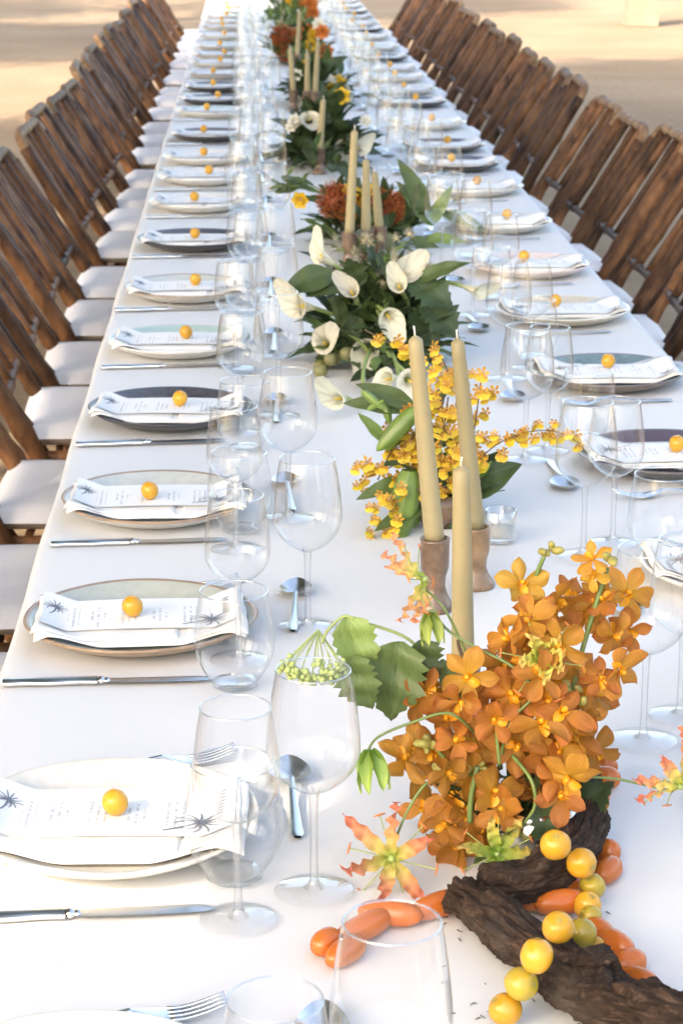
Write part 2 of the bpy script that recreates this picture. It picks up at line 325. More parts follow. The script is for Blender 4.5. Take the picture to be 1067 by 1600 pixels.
def menu_mat():
    m = bpy.data.materials.new('printed_menu_paper'); m.use_nodes = True; N, L = m.node_tree.nodes, m.node_tree.links; b = N['Principled BSDF']
    b.inputs['Roughness'].default_value = 0.8; b.inputs['Specular IOR Level'].default_value = 0.2
    tc = N.new('ShaderNodeTexCoord'); sp = N.new('ShaderNodeSeparateXYZ'); L.new(tc.outputs['Object'], sp.inputs[0])
    def math_(op, a, bb=None, c=None):
        n = N.new('ShaderNodeMath'); n.operation = op
        for i, q in enumerate((a, bb, c)):
            if q is None: continue
            if isinstance(q, (int, float)): n.inputs[i].default_value = q
            else: L.new(q, n.inputs[i])
        return n.outputs[0]
    X, Y = sp.outputs[0], sp.outputs[1]
    ln = math_('MULTIPLY', X, 1 / 0.0075); fr = math_('FRACT', ln); row = math_('FLOOR', ln)
    stroke = math_('LESS_THAN', fr, 0.38)
    cb = N.new('ShaderNodeCombineXYZ'); L.new(math_('MULTIPLY', row, 7.31), cb.inputs[0]); L.new(math_('MULTIPLY', Y, 260.0), cb.inputs[1])
    nz = N.new('ShaderNodeTexNoise'); nz.inputs['Scale'].default_value = 1.0; nz.inputs['Detail'].default_value = 2; L.new(cb.outputs[0], nz.inputs['Vector'])
    words = math_('GREATER_THAN', nz.outputs[0], 0.47)
    cb2 = N.new('ShaderNodeCombineXYZ'); L.new(math_('MULTIPLY', math_('FLOOR', math_('MULTIPLY', X, 1 / 0.030)), 3.7), cb2.inputs[0])
    wn2 = N.new('ShaderNodeTexWhiteNoise'); wn2.noise_dimensions = '3D'; cbr = N.new('ShaderNodeCombineXYZ'); L.new(row, cbr.inputs[0]); L.new(cbr.outputs[0], wn2.inputs[0])
    half = math_('MULTIPLY_ADD', wn2.outputs[0], 0.028, 0.012)
    inside = math_('LESS_THAN', math_('ABSOLUTE', Y), half)
    blk = math_('GREATER_THAN', math_('FRACT', math_('MULTIPLY', X, 1 / 0.037)), 0.3)
    marg = math_('LESS_THAN', math_('ABSOLUTE', X), 0.088)
    k = math_('MULTIPLY', math_('MULTIPLY', stroke, words), math_('MULTIPLY', inside, math_('MULTIPLY', blk, marg)))
    mx = N.new('ShaderNodeMix'); mx.data_type = 'RGBA'; L.new(math_('MULTIPLY', k, 0.5), mx.inputs[0]); mx.inputs[6].default_value = (0.82, 0.82, 0.81, 1); mx.inputs[7].default_value = (0.25, 0.27, 0.32, 1)
    L.new(mx.outputs[2], b.inputs['Base Color']); return m
def bark_mat():
    m = bpy.data.materials.new('driftwood_bark'); m.use_nodes = True; N, L = m.node_tree.nodes, m.node_tree.links; b = N['Principled BSDF']
    b.inputs['Roughness'].default_value = 0.85; b.inputs['Specular IOR Level'].default_value = 0.25
    tc = N.new('ShaderNodeTexCoord'); mp = N.new('ShaderNodeMapping'); mp.inputs['Scale'].default_value = (11, 9, 1); L.new(tc.outputs['UV'], mp.inputs[0])
    n = N.new('ShaderNodeTexNoise'); n.inputs['Scale'].default_value = 1.6; n.inputs['Detail'].default_value = 9; n.inputs['Roughness'].default_value = 0.72; n.inputs['Distortion'].default_value = 1.6; L.new(mp.outputs[0], n.inputs['Vector'])
    n2 = N.new('ShaderNodeTexNoise'); n2.inputs['Scale'].default_value = 45; n2.inputs['Detail'].default_value = 5; L.new(tc.outputs['Object'], n2.inputs['Vector'])
    r = N.new('ShaderNodeValToRGB'); e = r.color_ramp.elements; e[0].position = 0.36; e[0].color = (0.018, 0.011, 0.008, 1); e[1].position = 0.72; e[1].color = (0.17, 0.11, 0.075, 1); q = e.new(0.52); q.color = (0.052, 0.030, 0.020, 1)
    L.new(n.outputs[0], r.inputs[0]); mx = N.new('ShaderNodeMix'); mx.data_type = 'RGBA'; mx.blend_type = 'OVERLAY'; mx.inputs[0].default_value = 0.6; L.new(r.outputs[0], mx.inputs[6]); L.new(n2.outputs[0], mx.inputs[7])
    n4 = N.new('ShaderNodeTexNoise'); n4.inputs['Scale'].default_value = 14; n4.inputs['Detail'].default_value = 7; L.new(tc.outputs['Object'], n4.inputs['Vector'])
    r4 = N.new('ShaderNodeValToRGB'); r4.color_ramp.elements[0].position = 0.54; r4.color_ramp.elements[1].position = 0.68; L.new(n4.outputs[0], r4.inputs[0])
    mg = N.new('ShaderNodeMix'); mg.data_type = 'RGBA'; mm4 = N.new('ShaderNodeMath'); mm4.operation = 'MULTIPLY'; mm4.inputs[1].default_value = 0.55; L.new(r4.outputs[0], mm4.inputs[0]); L.new(mm4.outputs[0], mg.inputs[0]); L.new(mx.outputs[2], mg.inputs[6]); mg.inputs[7].default_value = (0.12, 0.10, 0.085, 1)
    L.new(mg.outputs[2], b.inputs['Base Color'])
    bp = N.new('ShaderNodeBump'); bp.inputs['Strength'].default_value = 1.0; bp.inputs['Distance'].default_value = 0.006; L.new(n.outputs[0], bp.inputs['Height']); L.new(bp.outputs[0], b.inputs['Normal'])
    return m
M['bark'] = bark_mat()
M['sand'] = sand_mat(); M['menu'] = menu_mat()

# ---------------------------------------------------------------- ground, table, cloth
TZ = 0.75; XL, XR = -0.297, 0.805; TC = (XL + XR) / 2; TY0, TY1 = 1.0, 18.2
mb = MB()
def gfn(u, v):
    x = -60 + 120 * u; y = -40 + 160 * v
    return (x, y, 0.03 * noise.noise(Vector((x * 0.13, y * 0.13, 1.3))) - 0.02)
mb.grid(gfn, 80, 100)
struct('ground', mb.mesh('ground', M['sand']))

tb = thing('banquet_table', 'very long banquet table hidden under the white cloth', 'table', (TC, (TY0 + TY1) / 2, 0))
mb = MB().box((0, 0, TZ - 0.022), (XR - XL - 0.02, TY1 - TY0 - 0.02, 0.035)); ob('tabletop', mb.mesh('tabletop', M['table_wood']), tb)
lm = MB().box((0, 0, 0.35), (0.07, 0.07, 0.72)).mesh('table_leg', M['table_wood'])
for k in range(8):
    for s in (-1, 1): ob('leg', lm, tb, T(s * 0.30, -8.2 + k * 2.34, 0))

def cloth_mesh():
    mb = MB(); hw = (XR - XL) / 2; drop = 0.19
    xs = [-hw - 0.004 + 0.0] ; prof = []
    # cross profile: hem up to the edge, over the top, down again
    for t in (0.0, 0.33, 0.66): prof.append((-hw - 0.010 + 0.004 * t, -drop * (1 - t), 1 - t))
    prof += [(-hw - 0.004, -0.012, 0.1), (-hw, -0.003, 0), (-hw + 0.008, 0, 0)]
    n = 60
    for i in range(1, n): prof.append((-hw + 0.008 + (2 * hw - 0.016) * i / n, 0, 0))
    prof += [(-x, z, w) for x, z, w in reversed(prof[:6])]
    ny = 700; rows = []
    for j in range(ny + 1):
        y = TY0 + (TY1 - TY0) * j / ny; row = []
        for x, z, w in prof:
            fold = w * 0.014 * (math.sin(y * 9.0 + 2.0 * noise.noise(Vector((y * 0.7, x, 0)))) + 0.6 * noise.noise(Vector((y * 3, x, 4))))
            up = 0.0 if w else 0.0016 * noise.noise(Vector((x * 3.0, y * 2.2, 0))) + 0.0011 * noise.noise(Vector((x * 9, y * 1.3, 5))) - 0.0012 * math.exp(-((x - 0.012) / 0.012) ** 2)
            row.append(mb.vert((TC + x + (fold if x > 0 else -fold), y, TZ + z + up)))
        rows.append(row)
    for j in range(ny):
        for i in range(len(prof) - 1): mb.face((rows[j][i], rows[j][i + 1], rows[j + 1][i + 1], rows[j + 1][i]))
    return mb.mesh('tablecloth', M['cloth'])
tag(ob('tablecloth', cloth_mesh()), 'smooth white cloth covering the whole length of the banquet table', 'tablecloth')

# square stone post far behind the chairs
p0 = on_z(980, 38, 0); p1 = on_z(1027, 38, 0); w = (p1 - p0).length
po = thing('stone_post', 'pale square stone post standing on the sunlit sand behind the chairs', 'post', ((p0.x + p1.x) / 2, p0.y + w / 2, 0), R(-4))
mb = MB(); mb.box((0, 0, 1.35), (w * 0.94, w * 0.94, 2.5)); ob('shaft', mb.mesh('shaft', M['post']), po)
mb = MB(); mb.box((0, 0, 0.05), (w * 1.1, w * 1.1, 0.14)); ob('plinth', mb.mesh('plinth', M['post']), po)

# ---------------------------------------------------------------- shade trees beside and behind the camera (their shade falls over the table)
def shade_tree(x, y, h, rad, nleaf, label, dens=1.0):
    t = thing('shade_tree', label, 'tree', (x, y, 0), random.uniform(0, 6), 'trees shading the table')
    rnd = random.Random(int(x * 100 + y * 37))
    mb = MB(); zc = h - rad * 0.7
    path = [(0, 0, -0.1), (0.05, 0.03, h * 0.25), (-0.04, 0.08, h * 0.5), (0.06, 0.0, zc)]
    mb.tube(smooth(path, 4), [0.22 - 0.012 * i for i in range(13)], 10)
    for k in range(9):
        a = k * 2.4; e = Vector((math.cos(a) * rad * 0.75, math.sin(a) * rad * 0.75, zc + rnd.uniform(-0.1, 0.5) * rad))
        s = Vector((0, 0, h * 0.42 + rnd.random() * h * 0.2)); mid = (s + e) / 2 + Vector((0, 0, 0.25 * rad))
        mb.tube(smooth([s, mid, e], 4), [0.09 - 0.008 * i for i in range(9)], 6)
    ob('trunk', mb.mesh('trunk', M['tree_bark']), t)
    mb = MB(); clumps = []
    for k in range(26):
        while True:
            p = Vector((rnd.uniform(-1, 1), rnd.uniform(-1, 1), rnd.uniform(-1, 1)))
            if p.length < 1: break
        clumps.append((Vector((p.x * rad, p.y * rad, zc + p.z * rad * 0.62)), rnd.uniform(0.25, 0.5) * rad))
    for k in range(nleaf):
        c, cr = rnd.choice(clumps)
        p = c + Vector((rnd.gauss(0, 0.5), rnd.gauss(0, 0.5), rnd.gauss(0, 0.38))) * cr
        L = rnd.uniform(0.10, 0.2)
        q = Euler((rnd.uniform(-1, 1), rnd.uniform(-1, 1), rnd.uniform(0, 6.3))).to_matrix()
        vs = [mb.vert(p + q @ Vector(v) * L) for v in ((-0.5, 0, 0), (0, 0.33, 0.06), (0.6, 0, 0), (0, -0.33, 0.06))]
        mb.face(vs)
    ob('crown', mb.mesh('crown', M['tree_leaf']), t)
TREES = [(-4.25, -0.35, 6.9, 2.1, 14000), (-4.7, 3.0, 7.0, 2.3, 14000), (-4.5, 6.5, 6.9, 2.1, 12000), (-3.88, -3.6, 6.15, 0.86, 8000), (-7.8, 6.4, 7.0, 1.9, 14000),
         (-2.0, 2.0, 7.4, 2.0, 14000), (-2.2, 5.4, 7.2, 2.0, 14000), (-9.5, 16.0, 7.2, 2.2, 8000), (-10.5, 22.0, 7.2, 2.4, 8000),
         (-2.3, 8.4, 6.9, 1.7, 11000), (-8.0, 17.2, 7.0, 2.2, 15000), (-4.4, 22.5, 7.0, 2.0, 12000), (-2.5, 11.6, 6.9, 1.8, 13000)]
PLACES = ['tall leafy tree beside the table, shading the candles', 'tall leafy tree beside the table, shading the callas', 'tall leafy tree beside the table, shading the red blossoms', 'slender small-crowned tree standing behind the near table end', 'leafy tree beyond the row of shade trees',
          'high-crowned tree close to the chairs, shading the sand path', 'second high-crowned tree close to the chairs', 'spreading tree at the far sunny clearing', 'outermost spreading tree at the far sunny clearing',
          'third high-crowned tree close to the chairs', 'round-crowned tree past the sunny clearing', 'lone leafy tree behind the far table end', 'fourth high-crowned tree close to the chairs']
for (x, y, h, r_, n_), pl_ in zip(TREES, PLACES):
    shade_tree(x, y, h, r_, n_, pl_)

# ---------------------------------------------------------------- chairs
def bamboo_tube(mb, pts, r, n=8, m=0, node=0.21):
    P = [Vector(p) for p in pts]; out = []; rr = []; acc = 0.07
    for i in range(len(P) - 1):
        seg = (P[i + 1] - P[i]).length; k = max(2, int(seg / 0.035))
        for j in range(k):
            t = j / k; out.append(P[i].lerp(P[i + 1], t)); d = (acc + seg * t) % node
            rr.append(r * (1.22 if d < 0.02 else 1.0 - 0.04 * math.sin(d / node * math.pi)))
        acc += seg
    out.append(P[-1]); rr.append(r); mb.tube(out, rr, n, m)
CH = {}
def chair_meshes():
    hw = 0.222
    top = Vector((-0.42, 0, 0.82)); foot = Vector((0.08, 0, 0.0))
    def on(t, y): return Vector((foot.x + (top.x - foot.x) * t, y, top.z * t))
    def side(y):
        mb = MB(); bamboo_tube(mb, [on(0, y), on(0.985, y)], 0.0205, 9); return mb.mesh('chair_pole', M['bamboo'])
    CH['pole'] = [side(-hw), side(hw)]
    mb = MB(); c = on(1.0, 0)
    bamboo_tube(mb, smooth([on(0.95, -hw - 0.002), on(1.0, -hw + 0.004), on(1.03, -hw + 0.05), on(1.03, 0), on(1.03, hw - 0.05), on(1.0, hw - 0.004), on(0.95, hw + 0.002)], 3), 0.0175, 8)
    CH['top_rail'] = mb.mesh('top_rail', M['bamboo_pale'])
    mb = MB(); bamboo_tube(mb, [on(0.66, -hw), on(0.66, hw)], 0.014, 8); CH['lower_rail'] = mb.mesh('lower_rail', M['bamboo'])
    CH['slat'] = []
    for k, (y, rr_) in enumerate([(-hw + 0.052, 0.0165), (-0.062, 0.0125), (0.062, 0.0125), (hw - 0.052, 0.0165)]):
        mb = MB(); bamboo_tube(mb, [on(0.50 if k in (0, 3) else 0.66, y) + Vector((0.006 * (k % 2), 0, 0)), on(1.02 + 0.014 * (k % 2), y * (1 + 0.03 * (k % 3 - 1)))], rr_, 9, node=0.14 + 0.023 * k); CH['slat'].append(mb.mesh('slat', M['bamboo']))
    CH['leg'] = []
    for y in (-hw + 0.04, hw - 0.04):
        mb = MB(); bamboo_tube(mb, [(0.20, y, 0.425), (-0.27, y, 0.0)], 0.0165, 8); CH['leg'].append(mb.mesh('chair_leg', M['bamboo']))
    mb = MB()
    for y in (-hw + 0.02, hw - 0.02): bamboo_tube(mb, [(-0.215, y, 0.415), (0.215, y, 0.415)], 0.015, 8)
    for x in (-0.2, 0.2): bamboo_tube(mb, [(x, -hw + 0.02, 0.412), (x, hw - 0.02, 0.412)], 0.014, 8)
    for k in range(9): mb.tube([(-0.18 + k * 0.045, -hw + 0.02, 0.42), (-0.18 + k * 0.045, hw - 0.02, 0.42)], 0.009, 5)
    CH['seat_frame'] = mb.mesh('seat_frame', M['bamboo'])
    mb = MB(); bamboo_tube(mb, [(-0.13, -hw + 0.04, 0.13), (-0.13, hw - 0.04, 0.13)], 0.012, 6); CH['stretcher'] = mb.mesh('stretcher', M['bamboo'])
    mb = MB(); nu = nv = 14
    def sq(u, e=0.42): s = 2 * u - 1; return math.copysign(1 - (1 - abs(s)) ** 1.0, s)
    def cush(sign):
        def fn(u, v):
            x = (2 * u - 1); y = (2 * v - 1); e = max(abs(x), abs(y))
            edge = (1 - max(abs(x), abs(y)) ** 7)
            rnd = 1 - 0.02 * (abs(x * y)) ** 3
            z = 0.4585 + sign * (0.0255 * edge ** 0.5 if e < 1 else 0) + (0.003 * noise.noise(Vector((x * 2, y * 2, sign))) * edge if sign > 0 else 0)
            return (0.0 + x * 0.222 * rnd, y * 0.218 * rnd, z)
        return fn
    mb.grid(cush(1), nu, nv); ix = len(mb.f); mb.grid(cush(-1), nu, nv)
    CH['cushion'] = mb.mesh('cushion', M['cushion'])
chair_meshes()
ORD = ['next', 'second', 'third', 'fourth', 'fifth', 'sixth', 'seventh', 'eighth', 'ninth', 'tenth', 'eleventh', 'twelfth', 'thirteenth', 'fourteenth', 'fifteenth', 'sixteenth', 'seventeenth', 'eighteenth', 'nineteenth', 'twentieth', 'twenty-first', 'twenty-second', 'twenty-third', 'twenty-fourth', 'twenty-fifth']
def chair(x, y, rz, where):
    t = thing('bamboo_chair', 'bamboo chair with white cushion, ' + where, 'chair', (x, y, 0), rz, 'bamboo chairs along both sides of the table')
    t.scale = (1 + rj(0.04), 1 + rj(0.03), 1 + rj(0.025))
    for me in CH['pole']: ob('pole', me, t)
    ob('top_rail', CH['top_rail'], t); ob('lower_rail', CH['lower_rail'], t)
    for me in CH['slat']: ob('slat', me, t)
    for me in CH['leg']: ob('leg', me, t)
    ob('seat_frame', CH['seat_frame'], t); ob('stretcher', CH['stretcher'], t); ob('cushion', CH['cushion'], t)

# ---------------------------------------------------------------- tableware meshes
PR = 0.141
def plate_z(r):
    t = min(1, max(0, (r - 0.085) / (PR - 0.085))); return 0.007 + 0.019 * t * t * (3 - 2 * t)
def plate_mesh(name, outer, rim, well, seed):
    mb = MB(); rnd = random.Random(seed); ph = [rnd.uniform(0, 6.3) for _ in range(4)]
    def wob(a, j): return 1 + 0.012 * math.sin(2 * a + ph[0]) + 0.008 * math.sin(3 * a + ph[1]) + 0.004 * math.sin(7 * a + ph[2])
    prof = [(0.001, 0.001), (0.07, 0.0), (0.085, 0.0005), (0.105, 0.006), (0.128, 0.016), (PR - 0.001, 0.0235), (PR + 0.0005, 0.0255), (PR - 0.003, 0.0268)]
    prof += [(r, plate_z(r)) for r in (0.134, 0.125, 0.115, 0.105, 0.095, 0.08, 0.06, 0.03, 0.001)]
    mb.lathe(prof, 64, wob=wob, mrange=lambda j: 0 if j < 5 else (1 if j < 8 else 2))
    return mb.mesh(name, [outer, rim, well])
def glaze(n, c, c2=None, s=60, rough=0.3): return mat(n, c, rough, noise_s=s, col2=c2 or tuple(v * 0.85 for v in c), coat=0.3)
G = dict(white=glaze('white_glaze', (0.74, 0.72, 0.68)), tan=glaze('tan_glaze', (0.42, 0.29, 0.19), (0.30, 0.2, 0.13)), sage=glaze('sage_glaze', (0.52, 0.55, 0.49)),
         grey=glaze('grey_glaze', (0.60, 0.63, 0.60)), black=glaze('black_glaze', (0.045, 0.045, 0.052), (0.025, 0.025, 0.03), 120, 0.4), char=glaze('charcoal_glaze', (0.10, 0.10, 0.115), (0.05, 0.05, 0.06), 90, 0.35),
         teal=glaze('teal_glaze', (0.42, 0.56, 0.53)), brown=glaze('brown_glaze', (0.13, 0.10, 0.085)), dteal=glaze('dark_teal_glaze', (0.16, 0.24, 0.25), (0.08, 0.12, 0.13)),
         pink=glaze('blush_glaze', (0.66, 0.55, 0.50)), beige=glaze('beige_glaze', (0.60, 0.53, 0.42)), cream=glaze('cream_glaze', (0.76, 0.72, 0.64)), plum=glaze('plum_glaze', (0.09, 0.06, 0.075)))
PL = {'cream': ('cream', 'cream', 'cream', 'cream glazed plate'), 'tan': ('tan', 'tan', 'sage', 'tan-rimmed plate with sage centre'), 'grey': ('white', 'tan', 'grey', 'grey-centred plate with thin tan rim'),
      'black': ('black', 'black', 'char', 'matt black plate'), 'teal': ('white', 'white', 'teal', 'white plate with pale teal centre'), 'white': ('white', 'white', 'white', 'white glazed plate'),
      'dteal': ('brown', 'brown', 'dteal', 'dark brown plate with blue teal centre'), 'pink': ('pink', 'pink', 'pink', 'blush pink glazed plate'), 'beige': ('beige', 'cream', 'beige', 'beige glazed plate'), 'plum': ('black', 'brown', 'plum', 'black plate with dark plum centre')}
PLM = {k: plate_mesh('plate_' + k, G[a], G[b], G[c], i) for i, (k, (a, b, c, _)) in enumerate(PL.items())}

def rest_z(x, y):
    r = math.hypot(x, y); z = max(0.0150, plate_z(r) + 0.004)
    if r > PR: z -= min(0.012, (r - PR) * 0.5)
    return z
def sheet(x0, x1, y0, y1, zlo, zhi, seed, nx=30, ny=14, wav=0.0012, skew=0.0):
    mb = MB()
    def edge(u, v):
        a = noise.noise(Vector((u * 3, seed, 0))) * 0.004; b = noise.noise(Vector((v * 3, seed, 7))) * 0.004
        return (x0 + (x1 - x0) * u + b * (2 * u - 1) + skew * (v - 0.5), y0 + (y1 - y0) * v + a * (2 * v - 1))
    def top(u, v):
        x, y = edge(u, v); e = min(u, 1 - u, v * 0.6, (1 - v) * 0.6) * 40; k = min(1, e)
        return (x, y, rest_z(x, y) + zlo + (zhi - zlo) * (0.35 + 0.65 * math.sqrt(k)) + wav * noise.noise(Vector((x * 30, y * 30, seed))))
    def bot(u, v):
        x, y = edge(u, v); return (x, y, rest_z(x, y) + zlo)
    a = mb.grid(top, nx, ny); b = mb.grid(bot, nx, ny)
    for i in range(nx):
        mb.face((a[i][0], b[i][0], b[i + 1][0], a[i + 1][0])); mb.face((a[i][ny], a[i + 1][ny], b[i + 1][ny], b[i][ny]))
    for j in range(ny):
        mb.face((a[0][j], a[0][j + 1], b[0][j + 1], b[0][j])); mb.face((a[nx][j], b[nx][j], b[nx][j + 1], a[nx][j + 1]))
    return mb
NAP = []
for s in range(4):
    lo = sheet(-0.126, 0.122 + 0.003 * s, -0.083 - 0.003 * s, 0.068, 0.0, 0.0032, s * 3.1 + 1, wav=0.0016).mesh('napkin_lower', M['napkin'])
    hi = sheet(-0.124, 0.012 + 0.02 * s, -0.074, 0.066, 0.0034, 0.0056, s * 2.3 + 9, wav=0.001, skew=0.012).mesh('napkin_upper', M['napkin'])
    hi2 = sheet(0.016 + 0.02 * s, 0.125, -0.082 - 0.002 * s, 0.067, 0.0034, 0.0058, s * 1.7 + 5, wav=0.001, skew=-0.006).mesh('napkin_upper', M['napkin'])
    NAP.append((lo, hi, hi2))
mb = MB()
def menu_fn(u, v):
    x = -0.119 + 0.238 * u; y = -0.050 + 0.113 * v
    return (x, y, rest_z(x, y) + 0.0076 + 0.0016 * math.sin(u * 3.1) ** 2)
mb.grid(menu_fn, 30, 8); MENU = mb.mesh('menu_card', M['menu'])
def palm_mesh(sz, flip):
    mb = MB()
    def z(x, y): return rest_z(x, y) + 0.0084 + 0.0016 * math.sin((x + 0.126) / 0.252 * 3.1) ** 2
    cx, cy = (-0.104, 0.030) if not flip else (0.085, -0.020)
    def strip(pts, w):
        for i in range(len(pts) - 1):
            a, b = Vector(pts[i]), Vector(pts[i + 1]); d = (b - a).normalized(); n = Vector((-d.y, d.x)) * w * (1 - 0.7 * i / len(pts))
            q = [a + n, a - n, b - n, b + n]
            mb.face([mb.vert((p.x, p.y, z(p.x, p.y))) for p in q])
    td = Vector((-0.28, -1.0)).normalized() if not flip else Vector((-0.85, -0.45)).normalized()
    up = math.atan2(-td.y, -td.x)
    for k in range(11):
        a = up + R(-125 + k * 25) + 0.08 * math.sin(k * 5.0); ln = sz * (0.75 + 0.25 * math.sin(k * 2.3) ** 2); pts = []
        for t in range(6):
            q = t / 5; dr = a + (a - up) * 0.25 * q * q
            pts.append((cx + ln * q * math.cos(dr), cy + ln * q * math.sin(dr)))
        strip(pts, sz * 0.055)
    tr = [(cx + td.x * sz * 1.5 * q + 0.1 * sz * math.sin(q * 3), cy + td.y * sz * 1.5 * q) for q in (0, 0.25, 0.5, 0.75, 1.0)]
    strip(tr, sz * 0.07)
    if flip:
        for k in range(8):      # script title at the head of the card
            x = 0.104; y = -0.002 + k * 0.0062
            strip([(x - 0.004, y), (x + 0.005, y + 0.002), (x - 0.003, y + 0.004)], 0.0007)
    return mb.mesh('printed_palm', M['ink'])
PALM = [palm_mesh(0.017, False), palm_mesh(0.026, True)]
CHERRY = MB().ball((0, 0, 0), 0.0128, 16, 12, (1, 1, 1.08), nf=lambda d: 1 - 0.05 * max(0, d.z) ** 8).mesh('cherry_tomato', M['tomato_y'])
SCAR = MB().lathe([(0.0001, 0.0131), (0.0012, 0.0133), (0.002, 0.0128)], 8).mesh('stem_scar', M['stem_pale'])

def knife_meshes():
    mb = MB()
    def h(u, v):
        x = u * 0.108; w = 0.0078 + 0.0022 * math.cos(u * 5.5 + 0.3) ** 2; t = 0.0042
        if u < 0.04: w *= 0.75
        a = v * 2 * math.pi; return (x, w * math.cos(a), 0.0045 + t * math.sin(a))
    mb.grid(h, 16, 12); hd = mb.mesh('knife_handle', M['steel'])
    mb = MB().ball((0.112, 0, 0.0045), 0.0065, 12, 8, (0.9, 1.05, 0.7)); mb.ball((0.119, 0, 0.0045), 0.0052, 12, 8, (0.8, 1.1, 0.6)); bo = mb.mesh('knife_bolster', M['steel'])
    mb = MB()
    def b(u, v):
        x = 0.119 + 0.123 * u; wt = 0.0085 + 0.0025 * math.sin(u * 2.6); tip = (1 - max(0, (u - 0.8) / 0.2) ** 2) ** 0.5 if u < 1 else 0
        lo = -wt * (0.55 + 0.45 * tip); hi = 0.0075 * tip - (1 - tip) * 0.004
        s = v if v <= 0.5 else 1 - v
        y = lo + (hi - lo) * (2 * s); z = 0.0045 + (0.0009 if v < 0.5 else -0.0009) * (0.2 + s * 1.6) * (1 if 0 < s < 0.5 else 0.6)
        return (x, y, z)
    mb.grid(b, 18, 10); bl = mb.mesh('knife_blade', M['steel'])
    return hd, bo, bl
KN = knife_meshes()
def strip_solid(mb, xs, wfn, zfn, th):
    def fn(u, v):
        x = xs[0] + (xs[1] - xs[0]) * u; a = v * 2 * math.pi
        return (x, wfn(u) * math.cos(a), zfn(u) + th * math.sin(a))
    mb.grid(fn, 18, 10)
mb = MB(); strip_solid(mb, (0.0, 0.125), lambda u: 0.0075 - 0.0045 * u ** 0.7 if u > 0.03 else 0.004, lambda u: 0.003 + 0.009 * u ** 2, 0.0016); HANDLE = mb.mesh('cutlery_handle', M['steel'])
mb = MB(); 
def fork_z(x): return 0.012 - 0.009 * math.sin(min(1, (x - 0.125) / 0.045) * 1.5) + 0.010 * max(0, (x - 0.15) / 0.05) ** 2
strip_solid(mb, (0.124, 0.158), lambda u: 0.003 + 0.0095 * min(1, u * 1.6) ** 1.3, lambda u: fork_z(0.124 + 0.034 * u), 0.0011)
for k in range(4):
    y = -0.0098 + k * 0.0065
    mb.tube([(0.156 + 0.006 * t, y, fork_z(0.156 + 0.006 * t)) for t in range(9)], [0.0021 - 0.00013 * t for t in range(9)], 6)
TINES = mb.mesh('fork_tines', M['steel'])
mb = MB()
def spoon_fn(u, v):
    x = 0.124 + 0.062 * u; s = 2 * v - 1
    w = 0.021 * math.sin(math.pi * min(1, (0.03 + 0.97 * u)) ** 0.8) ** 0.6 + 0.0012
    return (x, w * s, 0.012 - 0.010 * math.sin(math.pi * u) * (1 - s * s) - 0.003 * math.sin(math.pi * u))
mb.grid(spoon_fn, 18, 12); BOWL = mb.mesh('spoon_bowl', M['steel'])

def glass_set(h, rmax, rrim, bowl_h, foot_r):
    zb = h - bowl_h; out = []
    mb = MB(); prof = []
    for i in range(23):
        t = i / 22
        r = rmax * (math.sin(min(1, t / 0.42) * math.pi / 2) ** 0.72) if t < 0.42 else rmax + (rrim - rmax) * ((t - 0.42) / 0.58) ** 1.7
        prof.append((max(r, 0.004), zb + bowl_h * (t ** 1.15)))
    mb.lathe(prof, 40); bowl = mb.mesh('glass_bowl', M['thin_glass'])
    mb = MB(); mb.tube([(rrim * math.cos(a * math.pi / 20), rrim * math.sin(a * math.pi / 20), h) for a in range(41)], 0.0008, 6, cap=False); lip = mb.mesh('glass_lip', M['rim_glass'])
    mb = MB(); mb.lathe([(0.0065, zb + 0.004), (0.0048, zb - 0.004), (0.0038, zb - 0.02), (0.0035, zb * 0.5), (0.0040, 0.014), (0.006, 0.007), (0.010, 0.0045)], 14); stem = mb.mesh('glass_stem', M['stem_glass'])
    mb = MB(); mb.lathe([(0.010, 0.0045), (0.02, 0.0026), (foot_r - 0.001, 0.0016), (foot_r, 0.0010), (foot_r - 0.001, 0.0004)], 40); foot = mb.mesh('glass_foot', M['rim_glass2'])
    return bowl, lip, stem, foot
M['rim_glass2'] = glass_mat('glass_foot_clear', base=0.03, gain=0.75, power=3.0)
WG_B = glass_set(0.216, 0.0425, 0.0335, 0.118, 0.037)
WG_A = glass_set(0.203, 0.0390, 0.0310, 0.108, 0.035)
def tumbler_meshes():
    mb = MB(); prof = [(0.001, 0.004), (0.018, 0.0042), (0.026, 0.008)]
    for i in range(1, 20):
        t = i / 19; r = 0.026 + (0.046 - 0.026) * math.sin(min(1, t / 0.42) * math.pi / 2) if t < 0.42 else 0.046 + (0.0385 - 0.046) * ((t - 0.42) / 0.58) ** 1.6
        prof.append((r, 0.008 + 0.108 * t ** 1.05))
    mb.lathe(prof, 40); b = mb.mesh('tumbler_bowl', M['thin_glass'])
    mb = MB(); mb.tube([(0.0385 * math.cos(a * math.pi / 20), 0.0385 * math.sin(a * math.pi / 20), 0.116) for a in range(41)], 0.0009, 6, cap=False); lip = mb.mesh('glass_lip', M['rim_glass'])
    mb = MB(); mb.lathe([(0.001, 0.001), (0.022, 0.001), (0.0265, 0.004), (0.0255, 0.008), (0.018, 0.006), (0.001, 0.006)], 32); base = mb.mesh('tumbler_base', M['thin_glass'])
    return b, lip, base
TU = tumbler_meshes()
def wine_glass(x, y, kind, label, group):
    t = thing('wine_glass', label, 'wine glass', (x, y, TZ + 0.001), random.uniform(0, 6), group)
    for n, me in zip(('bowl', 'lip', 'stem', 'foot'), kind): ob(n, me, t)
def tumbler(x, y, label):
    t = thing('stemless_glass', label, 'tumbler', (x, y, TZ + 0.001), random.uniform(0, 6), 'stemless tumblers at the place settings')
    for n, me in zip(('bowl', 'lip', 'base'), TU): ob(n, me, t)

